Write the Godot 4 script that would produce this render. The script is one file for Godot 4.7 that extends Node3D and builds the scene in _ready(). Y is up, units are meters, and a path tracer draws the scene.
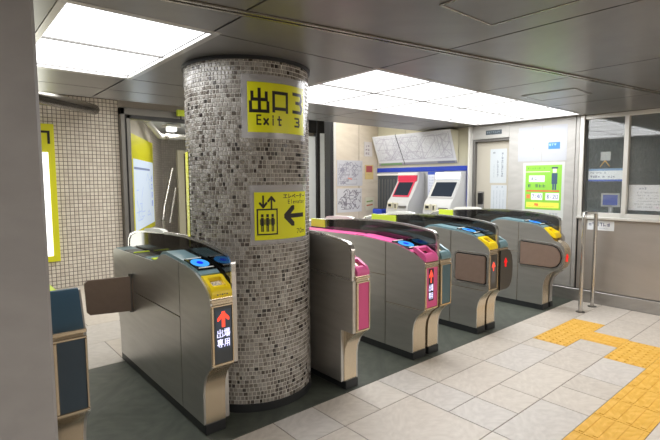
extends Node3D

# ---------------------------------------------------------------- materials and helpers
var M := {}
var rng := RandomNumberGenerator.new()
const CEIL := 2.182
const CAM_H := 1.445

func _ready() -> void:
	rng.seed = 7
	make_camera()
	make_environment()
	make_materials()
	build_floor()
	build_ceiling()
	build_lights()
	build_walls()
	build_corridor()
	build_pillars()
	build_gates()
	build_signs()
	build_right_side()
	build_machines()
	build_notices()
	build_small()

func make_camera() -> void:
	var yaw := 0.7078146
	var pitch := 0.0853693
	var roll := -0.0048795
	var fw := Vector3(sin(yaw) * cos(pitch), -sin(pitch), -cos(yaw) * cos(pitch))
	var rt := Vector3(cos(yaw), 0, sin(yaw))
	var up := rt.cross(fw)
	var r2 := rt * cos(roll) + up * sin(roll)
	var u2 := up * cos(roll) - rt * sin(roll)
	var cam := Camera3D.new()
	cam.name = "camera"
	cam.fov = 50.8794
	cam.near = 0.05
	cam.far = 60.0
	cam.transform = Transform3D(Basis(r2, u2, -fw), Vector3(0, CAM_H, 0))
	add_child(cam)
	cam.current = true

func make_environment() -> void:
	var e := Environment.new()
	e.background_mode = Environment.BG_COLOR
	e.background_color = Color(0, 0, 0)
	e.tonemap_mode = Environment.TONE_MAPPER_LINEAR
	e.tonemap_exposure = 1.32
	e.sdfgi_enabled = true
	e.ssao_enabled = true
	e.ssil_enabled = true
	var w := WorldEnvironment.new()
	w.name = "world_environment"
	w.environment = e
	add_child(w)

func area_light(called: String, at: Vector3, size: Vector2, col: Color, energy: float, basis: Basis, parent: Node3D) -> void:
	var l := AreaLight3D.new()
	l.name = called
	l.area_size = size
	l.area_normalize_energy = false
	l.light_color = col
	l.light_energy = energy
	l.area_range = 20.0
	l.area_attenuation = 2.0
	l.shadow_enabled = true
	l.transform = Transform3D(basis, at)
	parent.add_child(l, true)

func noise_tex(sd: int, ca: Color, cb: Color, fx: float, fy: float, octaves := 4, contrast := 1.0, size := 256) -> ImageTexture:
	var n := FastNoiseLite.new()
	n.seed = sd
	n.noise_type = FastNoiseLite.TYPE_SIMPLEX_SMOOTH
	n.frequency = 1.0
	n.fractal_octaves = octaves
	var im := Image.create(size, size, false, Image.FORMAT_RGB8)
	for y in size:
		for x in size:
			# a torus of noise, so that the tile repeats without a seam
			var a := TAU * x / size
			var b := TAU * y / size
			var v := n.get_noise_3d(cos(a) * fx + sin(b) * fy * 0.7, sin(a) * fx + cos(b) * fy, sin(b) * fy + 13.0)
			v = clampf(0.5 + v * contrast, 0.0, 1.0)
			im.set_pixel(x, y, ca.lerp(cb, v))
	return ImageTexture.create_from_image(im)

func mat(key: String, col: Color, rough: float, metal := 0.0, tex: Texture2D = null, scale := 1.0) -> StandardMaterial3D:
	var m := StandardMaterial3D.new()
	m.resource_name = key
	m.albedo_color = col
	m.roughness = rough
	m.metallic = metal
	if tex:
		m.albedo_texture = tex
		m.uv1_triplanar = true
		m.uv1_scale = Vector3(scale, scale, scale)
	M[key] = m
	return m

func glow(key: String, col: Color, energy: float) -> StandardMaterial3D:
	var m := mat(key, Color(col.r * 0.35, col.g * 0.35, col.b * 0.35), 0.6)
	m.metallic_specular = 0.2
	m.emission_enabled = true
	m.emission = col
	m.emission_energy_multiplier = energy
	return m

func c8(r: int, g: int, b: int) -> Color:
	return Color(r / 255.0, g / 255.0, b / 255.0)

func make_materials() -> void:
	var streak := noise_tex(3, c8(184, 182, 178), c8(198, 196, 192), 0.5, 3.0, 3, 0.6)
	mat("steel", Color.WHITE, 0.33, 0.85, streak, 0.9)
	mat("steel_warm", c8(208, 193, 168), 0.24, 0.85)
	mat("steel_smooth", c8(196, 194, 190), 0.22, 0.9)
	mat("steel_dark", c8(92, 90, 86), 0.35, 0.7)
	mat("plinth", c8(46, 48, 50), 0.45, 0.2)
	mat("deck_dark", c8(58, 56, 54), 0.35, 0.1)
	mat("black_glass", c8(10, 10, 11), 0.08, 0.0)
	var sg := mat("smoked_glass", Color(0.05, 0.05, 0.05, 0.72), 0.04)
	sg.metallic_specular = 0.85
	sg.transparency = BaseMaterial3D.TRANSPARENCY_ALPHA
	mat("black", c8(14, 14, 15), 0.5)
	mat("teal", c8(112, 142, 150), 0.3)
	mat("slate_blue", c8(62, 92, 112), 0.35)
	mat("slate", c8(66, 72, 78), 0.4)
	mat("slate_deep", c8(58, 76, 90), 0.4)
	mat("slate_teal", c8(70, 100, 110), 0.4)
	mat("pink", c8(228, 98, 160), 0.35)
	mat("pink_panel", c8(216, 82, 140), 0.4)
	mat("yellow_plastic", c8(246, 214, 20), 0.35)
	mat("lime", c8(205, 225, 60), 0.5)
	mat("white_plastic", c8(232, 232, 226), 0.4)
	mat("flap_brown", Color.WHITE, 0.5, 0.0, noise_tex(9, c8(118, 99, 87), c8(126, 106, 94), 1.5, 1.5, 3, 0.5), 2.0)
	var ceil_tex := noise_tex(5, c8(118, 117, 116), c8(130, 129, 128), 1.5, 1.5, 4, 0.6)
	mat("ceiling_metal", Color.WHITE, 0.3, 0.35, ceil_tex, 0.5)
	mat("ceiling_void", c8(30, 30, 30), 0.9)
	mat("trim_metal", c8(170, 165, 156), 0.25, 0.8)
	mat("lamp_frame", c8(176, 174, 172), 0.3, 0.7)
	glow("lamp_diffuser", Color(1.0, 1.0, 1.0), 1.8)
	mat("grout", c8(112, 104, 96), 0.9)
	var shades := [[c8(196, 187, 177), c8(214, 206, 196)], [c8(189, 180, 170), c8(209, 201, 191)], [c8(201, 193, 184), c8(218, 211, 202)], [c8(192, 186, 180), c8(212, 206, 200)]]
	for i in 4:
		var t := noise_tex(20 + i, shades[i][0], shades[i][1], 1.6, 1.9, 5, 0.65)
		mat("floor_tile_%d" % i, Color.WHITE, 0.42, 0.0, t, 1.7)
	mat("floor_dark", Color.WHITE, 0.5, 0.0, noise_tex(31, c8(70, 75, 68), c8(86, 91, 82), 1.5, 1.5, 5, 0.9), 1.2)
	mat("tactile", Color.WHITE, 0.55, 0.0, noise_tex(33, c8(218, 166, 58), c8(234, 188, 92), 1.2, 1.6, 5, 1.0), 2.0)
	var m := mat("mosaic", Color.WHITE, 0.16)
	m.vertex_color_use_as_albedo = true
	mat("mosaic_grout", c8(214, 210, 203), 0.8)
	var m2 := mat("wall_tile", Color.WHITE, 0.3)
	m2.vertex_color_use_as_albedo = true
	mat("wall_grout", c8(112, 104, 96), 0.9)
	mat("pillar_paint", Color.WHITE, 0.4, 0.15, noise_tex(41, c8(150, 148, 148), c8(160, 158, 158), 1.2, 2.0, 4, 0.7), 0.8)
	mat("wall_panel", Color.WHITE, 0.4, 0.1, noise_tex(43, c8(172, 170, 166), c8(186, 184, 180), 1.0, 2.5, 4, 0.7), 0.7)
	mat("wall_beige", Color.WHITE, 0.45, 0.05, noise_tex(44, c8(206, 194, 176), c8(220, 209, 192), 1.0, 2.5, 4, 0.7), 0.7)
	mat("counter_steel", Color.WHITE, 0.38, 0.55, noise_tex(45, c8(174, 167, 160), c8(184, 177, 170), 0.6, 1.6, 3, 0.5), 0.6)
	mat("base_steel", Color.WHITE, 0.33, 0.6, noise_tex(46, c8(158, 155, 151), c8(178, 175, 171), 1.0, 2.0, 4, 0.7), 0.8)
	mat("aluminium", c8(222, 220, 214), 0.35, 0.3)
	var g := mat("glass", Color(0.9, 0.95, 0.95, 0.06), 0.03)
	g.transparency = BaseMaterial3D.TRANSPARENCY_ALPHA
	mat("booth_wall", Color.WHITE, 0.8, 0.0, noise_tex(47, c8(112, 112, 112), c8(140, 140, 138), 3.0, 3.0, 4, 1.0), 1.0)
	mat("door_beige", c8(188, 182, 168), 0.45)
	mat("door_brown", c8(86, 72, 60), 0.5)
	mat("frame_grey", c8(118, 116, 113), 0.4, 0.5)
	mat("frame_dark", c8(44, 44, 46), 0.4, 0.3)
	mat("sign_yellow", c8(224, 222, 30), 0.45)
	mat("print_black", c8(22, 20, 22), 0.5)
	mat("white_panel", c8(228, 234, 238), 0.4)
	mat("machine_grey", c8(184, 184, 184), 0.4)
	mat("machine_red", c8(214, 52, 84), 0.35)
	mat("machine_blue", c8(36, 66, 178), 0.4)
	mat("paper", c8(214, 216, 220), 0.6)
	mat("screen_dark", c8(34, 42, 54), 0.55).metallic_specular = 0.2
	mat("pipe_dark", c8(66, 62, 58), 0.2, 0.8)
	mat("hall_wall", c8(196, 190, 180), 0.6)
	mat("cream", c8(200, 195, 172), 0.5)
	var fm := mat("film", Color(0.9, 0.9, 0.92, 0.3), 0.2)
	fm.transparency = BaseMaterial3D.TRANSPARENCY_ALPHA
	mat("card", c8(196, 200, 198), 0.5)

# ---- mesh building
func begin() -> SurfaceTool:
	var st := SurfaceTool.new()
	st.begin(Mesh.PRIMITIVE_TRIANGLES)
	return st

func tri(st: SurfaceTool, a: Vector3, b: Vector3, c: Vector3, na: Vector3, nb: Vector3, nc: Vector3, ua := Vector2.ZERO, ub := Vector2.ZERO, uc := Vector2.ZERO) -> void:
	if (b - a).cross(c - a).dot(na + nb + nc) > 0.0:
		st.set_normal(na); st.set_uv(ua); st.add_vertex(a)
		st.set_normal(nc); st.set_uv(uc); st.add_vertex(c)
		st.set_normal(nb); st.set_uv(ub); st.add_vertex(b)
	else:
		st.set_normal(na); st.set_uv(ua); st.add_vertex(a)
		st.set_normal(nb); st.set_uv(ub); st.add_vertex(b)
		st.set_normal(nc); st.set_uv(uc); st.add_vertex(c)

func quad(st: SurfaceTool, a: Vector3, b: Vector3, c: Vector3, d: Vector3, n: Vector3) -> void:
	tri(st, a, b, c, n, n, n, Vector2(0, 1), Vector2(1, 1), Vector2(1, 0))
	tri(st, a, c, d, n, n, n, Vector2(0, 1), Vector2(1, 0), Vector2(0, 0))

# a box with chamfered edges
func box(st: SurfaceTool, c: Vector3, s: Vector3, bev := 0.003) -> void:
	var h := s * 0.5
	bev = minf(bev, minf(h.x, minf(h.y, h.z)) * 0.45)
	for a in 3:
		var b := (a + 1) % 3
		var d := (a + 2) % 3
		for sg in [-1.0, 1.0]:
			var n := Vector3.ZERO
			n[a] = sg
			var q := []
			for k in [[-1, -1], [1, -1], [1, 1], [-1, 1]]:
				var p := Vector3.ZERO
				p[a] = sg * h[a]
				p[b] = k[0] * (h[b] - bev)
				p[d] = k[1] * (h[d] - bev)
				q.append(c + p)
			quad(st, q[0], q[1], q[2], q[3], n)
		# edges along axis a
		for s1 in [-1.0, 1.0]:
			for s2 in [-1.0, 1.0]:
				var q := []
				for k in [[-1.0, 0], [1.0, 0], [1.0, 1], [-1.0, 1]]:
					var p := Vector3.ZERO
					p[a] = k[0] * (h[a] - bev)
					p[b] = s1 * (h[b] - (bev if k[1] == 1 else 0.0))
					p[d] = s2 * (h[d] - (bev if k[1] == 0 else 0.0))
					q.append(c + p)
				var n := Vector3.ZERO
				n[b] = s1
				n[d] = s2
				quad(st, q[0], q[1], q[2], q[3], n.normalized())
	for s1 in [-1.0, 1.0]:
		for s2 in [-1.0, 1.0]:
			for s3 in [-1.0, 1.0]:
				var sg := Vector3(s1, s2, s3)
				var n := sg.normalized()
				var hb := h - Vector3(bev, bev, bev)
				tri(st, c + sg * Vector3(h.x, hb.y, hb.z), c + sg * Vector3(hb.x, h.y, hb.z), c + sg * Vector3(hb.x, hb.y, h.z), n, n, n)

func box2(st: SurfaceTool, x0: float, x1: float, y0: float, y1: float, z0: float, z1: float, bev := 0.003) -> void:
	box(st, Vector3((x0 + x1) / 2, (y0 + y1) / 2, (z0 + z1) / 2), Vector3(absf(x1 - x0), absf(y1 - y0), absf(z1 - z0)), bev)

# a polygon (u, v orthonormal) swept along w
func prism(st: SurfaceTool, poly: PackedVector2Array, o: Vector3, u: Vector3, v: Vector3, w: Vector3, smooth_cos := 0.75) -> void:
	var area := 0.0
	var n := poly.size()
	for i in n:
		area += poly[i].cross(poly[(i + 1) % n])
	if area < 0.0:
		poly = poly.duplicate()
		poly.reverse()
	var wn := w.normalized()
	var ids := Geometry2D.triangulate_polygon(poly)
	for i in range(0, ids.size(), 3):
		var a := o + u * poly[ids[i]].x + v * poly[ids[i]].y
		var b := o + u * poly[ids[i + 1]].x + v * poly[ids[i + 1]].y
		var c := o + u * poly[ids[i + 2]].x + v * poly[ids[i + 2]].y
		tri(st, a, b, c, -wn, -wn, -wn)
		tri(st, a + w, b + w, c + w, wn, wn, wn)
	var en := []
	for i in n:
		var e := poly[(i + 1) % n] - poly[i]
		en.append(Vector2(e.y, -e.x).normalized())
	for i in n:
		var j := (i + 1) % n
		var prev: Vector2 = en[(i + n - 1) % n]
		var next: Vector2 = en[j]
		var cur: Vector2 = en[i]
		var na: Vector2 = (cur + prev).normalized() if cur.dot(prev) > smooth_cos else cur
		var nb: Vector2 = (cur + next).normalized() if cur.dot(next) > smooth_cos else cur
		var n3a := u * na.x + v * na.y
		var n3b := u * nb.x + v * nb.y
		var a := o + u * poly[i].x + v * poly[i].y
		var b := o + u * poly[j].x + v * poly[j].y
		tri(st, a, b, b + w, n3a, n3b, n3b)
		tri(st, a, b + w, a + w, n3a, n3b, n3a)

# side profile in (z, y) swept along x
func side_prism(st: SurfaceTool, poly: PackedVector2Array, x0: float, x1: float) -> void:
	prism(st, poly, Vector3(x0, 0, 0), Vector3(0, 0, 1), Vector3(0, 1, 0), Vector3(x1 - x0, 0, 0))

func tube(st: SurfaceTool, pts: Array, r: float, seg := 12) -> void:
	var rings := []
	var norms := []
	var up := Vector3(0.123, 0.98, 0.157).normalized()
	for i in pts.size():
		var t: Vector3
		if i == 0:
			t = (pts[1] - pts[0]).normalized()
		elif i == pts.size() - 1:
			t = (pts[i] - pts[i - 1]).normalized()
		else:
			t = ((pts[i + 1] - pts[i]).normalized() + (pts[i] - pts[i - 1]).normalized()).normalized()
		var a := up.cross(t)
		if a.length() < 0.1:
			a = Vector3(1, 0, 0).cross(t)
		a = a.normalized()
		var b := t.cross(a).normalized()
		up = b if absf(b.dot(t)) < 0.9 else up
		var ring := []
		var nn := []
		for k in seg:
			var d := a * cos(TAU * k / seg) + b * sin(TAU * k / seg)
			ring.append(pts[i] + d * r)
			nn.append(d)
		rings.append(ring)
		norms.append(nn)
	for i in pts.size() - 1:
		for k in seg:
			var k2 := (k + 1) % seg
			tri(st, rings[i][k], rings[i][k2], rings[i + 1][k2], norms[i][k], norms[i][k2], norms[i + 1][k2])
			tri(st, rings[i][k], rings[i + 1][k2], rings[i + 1][k], norms[i][k], norms[i + 1][k2], norms[i + 1][k])
	for e in [0, pts.size() - 1]:
		var n: Vector3 = (pts[0] - pts[1]).normalized() if e == 0 else (pts[e] - pts[e - 1]).normalized()
		for k in seg:
			tri(st, pts[e], rings[e][k], rings[e][(k + 1) % seg], n, n, n)

func part(parent: Node3D, called: String, st, m: Material) -> MeshInstance3D:
	var o := MeshInstance3D.new()
	o.name = called
	o.mesh = st.commit() if st is SurfaceTool else st
	o.material_override = m
	parent.add_child(o, true)
	return o

func simple_box(parent: Node3D, called: String, m: Material, x0: float, x1: float, y0: float, y1: float, z0: float, z1: float, bev := 0.003) -> MeshInstance3D:
	var st := begin()
	box2(st, x0, x1, y0, y1, z0, z1, bev)
	return part(parent, called, st, m)

var used := {}
func numbered(called: String) -> String:
	if not used.has(called):
		used[called] = 0
		return called
	used[called] += 1
	return "%s_%03d" % [called, used[called]]

func thing(called: String, label: String, category: String, at := Vector3.ZERO, group := "") -> Node3D:
	var o := Node3D.new()
	o.name = numbered(called)
	add_child(o)
	o.position = at
	o.set_meta("label", label)
	o.set_meta("category", category)
	if group:
		o.set_meta("group", group)
	return o

func setting(called: String, label: String) -> Node3D:
	var o := Node3D.new()
	o.name = called
	add_child(o)
	o.set_meta("kind", "structure")
	o.set_meta("label", label)
	return o

# ---- prints: images computed stroke by stroke
func sheet(w: int, h: int, bg: Color) -> Image:
	var im := Image.create(w, h, false, Image.FORMAT_RGB8)
	im.fill(bg)
	return im

func seg(im: Image, a: Vector2, b: Vector2, w: float, col: Color) -> void:
	var x0 := maxi(0, int(minf(a.x, b.x) - w))
	var x1 := mini(im.get_width() - 1, int(maxf(a.x, b.x) + w + 1))
	var y0 := maxi(0, int(minf(a.y, b.y) - w))
	var y1 := mini(im.get_height() - 1, int(maxf(a.y, b.y) + w + 1))
	var d := b - a
	var l2 := maxf(d.length_squared(), 0.0001)
	for y in range(y0, y1 + 1):
		for x in range(x0, x1 + 1):
			var p := Vector2(x + 0.5, y + 0.5)
			var t := clampf((p - a).dot(d) / l2, 0.0, 1.0)
			var q := (p - (a + d * t)).abs()
			if maxf(q.x, q.y) <= w * 0.5 or (p - (a + d * t)).length() <= w * 0.5:
				im.set_pixel(x, y, col)

const GLYPH := {
	"出": [[.5,.04,.5,.93],[.16,.17,.16,.45],[.16,.45,.84,.45],[.84,.17,.84,.45],[.08,.58,.08,.93],[.08,.93,.92,.93],[.92,.58,.92,.93]],
	"口": [[.14,.14,.86,.14],[.86,.14,.86,.92],[.14,.14,.14,.92],[.14,.82,.86,.82]],
	"場": [[.04,.3,.36,.3],[.2,.06,.2,.78],[.02,.84,.38,.72],[.48,.05,.86,.05],[.86,.05,.86,.36],[.48,.05,.48,.36],[.48,.2,.86,.2],[.48,.36,.86,.36],[.4,.48,.96,.48],[.55,.48,.38,.76],[.5,.62,.93,.62],[.93,.62,.86,.95],[.68,.62,.46,.95],[.82,.62,.62,.95]],
	"専": [[.1,.12,.9,.12],[.5,.02,.5,.58],[.2,.24,.8,.24],[.8,.24,.8,.54],[.2,.24,.2,.54],[.2,.39,.8,.39],[.2,.54,.8,.54],[.05,.68,.95,.68],[.7,.6,.7,.95],[.7,.95,.56,.95],[.25,.78,.36,.9]],
	"用": [[.2,.1,.86,.1],[.86,.1,.86,.95],[.2,.1,.2,.65],[.2,.65,.08,.95],[.2,.38,.86,.38],[.2,.65,.86,.65],[.53,.1,.53,.95]],
	"エ": [[.15,.22,.85,.22],[.5,.22,.5,.82],[.06,.82,.94,.82]],
	"レ": [[.25,.1,.25,.88],[.25,.88,.88,.5]],
	"ベ": [[.05,.65,.35,.32],[.35,.32,.95,.82],[.66,.18,.74,.3],[.82,.14,.9,.26]],
	"ー": [[.1,.5,.9,.5]],
	"タ": [[.4,.05,.1,.5],[.36,.2,.86,.2],[.86,.2,.3,.95],[.36,.48,.66,.62]],
	"E": [[.2,.1,.2,.9],[.2,.1,.8,.1],[.2,.5,.72,.5],[.2,.9,.8,.9]],
	"x": [[.15,.4,.85,.9],[.85,.4,.15,.9]],
	"i": [[.5,.4,.5,.9],[.5,.12,.5,.2]],
	"t": [[.45,.15,.45,.9],[.2,.4,.8,.4],[.45,.9,.75,.9]],
	"l": [[.5,.08,.5,.9]],
	"e": [[.2,.64,.8,.64],[.8,.64,.75,.42],[.75,.42,.3,.42],[.3,.42,.2,.64],[.2,.64,.3,.9],[.3,.9,.78,.88]],
	"v": [[.15,.4,.5,.9],[.85,.4,.5,.9]],
	"a": [[.25,.42,.75,.42],[.75,.42,.78,.9],[.78,.64,.3,.64],[.3,.64,.22,.9],[.22,.9,.78,.9]],
	"o": [[.25,.42,.75,.42],[.75,.42,.75,.9],[.75,.9,.25,.9],[.25,.9,.25,.42]],
	"r": [[.3,.4,.3,.9],[.3,.5,.75,.42]],
	"m": [[.1,.4,.1,.9],[.1,.42,.9,.42],[.5,.42,.5,.9],[.9,.42,.9,.9]],
	"3": [[.2,.1,.75,.1],[.75,.1,.82,.3],[.82,.3,.7,.48],[.4,.48,.7,.48],[.7,.48,.85,.7],[.85,.7,.75,.9],[.75,.9,.18,.9]],
	"7": [[.15,.1,.85,.1],[.85,.1,.4,.92]],
	":": [[.5,.32,.5,.38],[.5,.7,.5,.76]],
	"4": [[.62,.08,.1,.66],[.1,.66,.92,.66],[.66,.08,.66,.92]],
	"0": [[.25,.1,.75,.1],[.75,.1,.85,.5],[.85,.5,.75,.9],[.75,.9,.25,.9],[.25,.9,.15,.5],[.15,.5,.25,.1]],
	"8": [[.28,.1,.72,.1],[.72,.1,.78,.3],[.78,.3,.22,.7],[.22,.7,.28,.9],[.28,.9,.72,.9],[.72,.9,.78,.7],[.78,.7,.22,.3],[.22,.3,.28,.1]],
	"2": [[.18,.22,.35,.1],[.35,.1,.7,.1],[.7,.1,.8,.32],[.8,.32,.18,.9],[.18,.9,.84,.9]],
}

func write(im: Image, text: String, x: float, y: float, w: float, h: float, thick: float, col: Color, gap := 1.1) -> void:
	for ch in text:
		if GLYPH.has(ch):
			for s in GLYPH[ch]:
				seg(im, Vector2(x + s[0] * w, y + s[1] * h), Vector2(x + s[2] * w, y + s[3] * h), thick, col)
		x += w * gap

# a row of small print too fine to read in the photograph
func fine_print(im: Image, x: int, y: int, w: int, h: int, col: Color, sd: int) -> void:
	var r := RandomNumberGenerator.new()
	r.seed = sd
	var cx := x
	while cx < x + w - h:
		if r.randf() < 0.88:
			for k in 3:
				if r.randf() < 0.7:
					im.fill_rect(Rect2i(cx, y + k * h / 3, int(h * 0.8), maxi(1, h / 6)), col)
			if r.randf() < 0.7:
				im.fill_rect(Rect2i(cx + r.randi_range(0, h / 2), y, maxi(1, h / 6), int(h * 0.9)), col)
		cx += h + 1

func vertical_print(im: Image, x: int, y: int, w: int, h: int, col: Color, sd: int) -> void:
	var r := RandomNumberGenerator.new()
	r.seed = sd
	var cy := y
	while cy < y + h - w:
		if r.randf() < 0.9:
			for k in 3:
				if r.randf() < 0.7:
					im.fill_rect(Rect2i(x, cy + k * w / 3, int(w * 0.85), maxi(1, w / 6)), col)
			im.fill_rect(Rect2i(x + r.randi_range(0, w / 2), cy, maxi(1, w / 6), int(w * 0.9)), col)
		cy += w + 1

func route_lines(im: Image, r: Rect2, n: int, col: Color, sd: int, w := 1.5) -> void:
	var g := RandomNumberGenerator.new()
	g.seed = sd
	var dirs := [Vector2(1, 0), Vector2(0.7, 0.7), Vector2(0, 1), Vector2(-0.7, 0.7), Vector2(0.7, -0.7), Vector2(0, -1), Vector2(-1, 0)]
	for i in n:
		var p := r.position + Vector2(g.randf(), g.randf()) * r.size
		for k in g.randi_range(3, 6):
			var d: Vector2 = dirs[g.randi_range(0, 6)] * g.randf_range(0.06, 0.2) * r.size.x
			var q := (p + d).clamp(r.position, r.end)
			seg(im, p, q, w, col)
			p = q

func print_mat(im: Image, emit := 0.0, rough := 0.45) -> StandardMaterial3D:
	var m := StandardMaterial3D.new()
	var t := ImageTexture.create_from_image(im)
	m.albedo_texture = t
	m.roughness = rough
	m.texture_repeat = false
	if emit > 0.0:
		m.emission_enabled = true
		m.emission_texture = t
		m.emission_operator = BaseMaterial3D.EMISSION_OP_MULTIPLY
		m.emission = Color.WHITE
		m.emission_energy_multiplier = emit
	return m

# a flat printed sheet: corner at lower left, edges right and up, with real thickness behind it
func sheet_mesh(ll: Vector3, right: Vector3, up: Vector3) -> ArrayMesh:
	var st := begin()
	var n := right.cross(up).normalized()
	quad(st, ll, ll + right, ll + right + up, ll + up, n)
	return st.commit()

func board(parent: Node3D, called: String, face: Material, back: Material, ll: Vector3, right: Vector3, up: Vector3, thick: float, face_name := "print") -> void:
	var n := right.cross(up).normalized()
	var st := begin()
	prism(st, PackedVector2Array([Vector2(0, 0), Vector2(right.length(), 0), Vector2(right.length(), up.length()), Vector2(0, up.length())]), ll - n * thick, right.normalized(), up.normalized(), n * thick)
	part(parent, called, st, back)
	part(parent, face_name, sheet_mesh(ll + n * 0.0008, right, up), face)

# ---------------------------------------------------------------- floor
func tile_mesh(w: float, d: float) -> ArrayMesh:
	var key := "tile_%.3f_%.3f" % [w, d]
	if not mesh_cache.has(key):
		var st := begin()
		box(st, Vector3(0, -0.01, 0), Vector3(w - 0.005, 0.02, d - 0.005), 0.0015)
		mesh_cache[key] = st.commit()
	return mesh_cache[key]
var mesh_cache := {}

func put_tile(parent: Node3D, called: String, x0: float, x1: float, z0: float, z1: float, m: Material) -> void:
	var o := part(parent, called, tile_mesh(snappedf(x1 - x0, 0.001), snappedf(absf(z1 - z0), 0.001)), m)
	o.position = Vector3((x0 + x1) / 2, 0, (z0 + z1) / 2)

func floor_row(parent: Node3D, xs: Array, z0: float, z1: float) -> void:
	for i in xs.size() - 1:
		put_tile(parent, "tile", xs[i], xs[i + 1], z0, z1, M["floor_tile_%d" % rng.randi_range(0, 3)])

func build_floor() -> void:
	var f := setting("floor", "light stone tile floor with a dark strip under the gates")
	simple_box(f, "grout_bed", M.grout, -2.6, 9.6, -0.12, -0.003, -12.6, 3.6)
	floor_row(f, [-0.35, 0.255, 0.86, 1.16, 1.463, 1.765, 2.07, 2.365, 2.67, 3.27, 3.87, 4.47, 5.07, 5.40, 5.77], -2.245, -1.935)
	floor_row(f, [-0.04, 0.56, 1.16, 1.765, 2.365], -1.935, -1.335)
	floor_row(f, [2.365, 2.67, 3.27, 3.87, 4.09], -1.935, -1.635)
	floor_row(f, [4.99, 5.4, 5.77], -1.935, -1.635)
	floor_row(f, [2.365, 2.67, 2.967, 3.57, 4.09, 4.39], -1.635, -1.335)
	floor_row(f, [4.69, 5.29, 5.77], -1.635, -1.335)
	floor_row(f, [-0.04, 0.56, 1.16, 1.765, 2.365, 2.967, 3.27, 3.57, 4.06], -1.335, -1.035)
	floor_row(f, [4.66, 5.26, 5.77], -1.335, -1.035)
	# tactile paving
	for i in 3:
		tactile(f, 4.09 + 0.3 * i, -1.935, true)
	tactile(f, 4.39, -1.635, false, true)
	for i in 2:
		tactile(f, 4.06 + 0.3 * i, -1.335, true)
	for i in 14:
		tactile(f, 1.519 + 0.302 * i, -1.035, false)
	floor_row(f, [-0.6, 0.0, 0.6, 1.2, 1.519], -1.035, -0.735)
	for k in 5:
		var xs := [-2.5, -1.5, -0.6]
		for i in 8:
			xs.append(-0.6 + 0.796 * (i + 1))
		floor_row(f, xs, -0.735 + 0.8 * k, -0.735 + 0.8 * (k + 1))
	for k in 3:
		floor_row(f, [-2.5, -1.5, -0.6], -0.735 - 0.5 * k, -1.235 - 0.5 * k)
	# the dark strip on which the gates stand
	for i in 7:
		var x0: float = [-0.6, 0.48, 1.1, 2.13, 3.02, 3.92, 5.15][i]
		var x1: float = [0.48, 1.1, 2.13, 3.02, 3.92, 5.15, 5.77][i]
		put_tile(f, "dark_slab", x0, x1, -2.245, -3.84, M.floor_dark)
	put_tile(f, "dark_slab", -2.5, -0.6, -2.245, -3.84, M.floor_dark)
	# floor behind the gates
	for k in 6:
		var z0 := -3.84 - 0.6 * k
		var xs := []
		for i in 15:
			xs.append(-2.5 + 0.6 * i + (0.3 if k % 2 else 0.0))
		floor_row(f, xs, z0, z0 - 0.6)
	for k in 4:
		floor_row(f, [1.8, 3.0, 4.2, 5.4], -7.44 - 1.2 * k, -8.64 - 1.2 * k)

func tactile(parent: Node3D, x: float, z: float, dots: bool, across := false) -> void:
	var key := "tactile_%s_%s" % [dots, across]
	if not mesh_cache.has(key):
		var st := begin()
		box(st, Vector3(0, -0.009, 0), Vector3(0.297, 0.02, 0.297), 0.0015)
		if dots:
			for i in 5:
				for j in 5:
					var c := Vector3(-0.12 + 0.06 * i, 0.0, -0.12 + 0.06 * j)
					var prev := []
					for k in 8:
						var a := TAU * k / 8
						prev.append(Vector3(cos(a), 0, sin(a)))
					for k in 8:
						var a: Vector3 = prev[k]
						var b: Vector3 = prev[(k + 1) % 8]
						var up := Vector3(0, 0.005, 0)
						tri(st, c + a * 0.0125, c + b * 0.0125, c + b * 0.008 + up, a, b, b)
						tri(st, c + a * 0.0125, c + b * 0.008 + up, c + a * 0.008 + up, a, b, a)
						tri(st, c + up, c + a * 0.008 + up, c + b * 0.008 + up, Vector3.UP, Vector3.UP, Vector3.UP)
		else:
			for i in 4:
				var q := -0.1125 + 0.075 * i
				if across:
					box(st, Vector3(q, 0.0, 0), Vector3(0.03, 0.012, 0.27), 0.004)
				else:
					box(st, Vector3(0, 0.0, q), Vector3(0.27, 0.012, 0.03), 0.004)
		mesh_cache[key] = st.commit()
	var o := part(parent, "tactile_tile", mesh_cache[key], M.tactile)
	o.position = Vector3(x + 0.15, 0, z + 0.15)

# ---------------------------------------------------------------- ceiling
func seam_z(x: float) -> float:
	return -1.883 + (x - 0.811) * (0.652 / 3.98)

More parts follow.
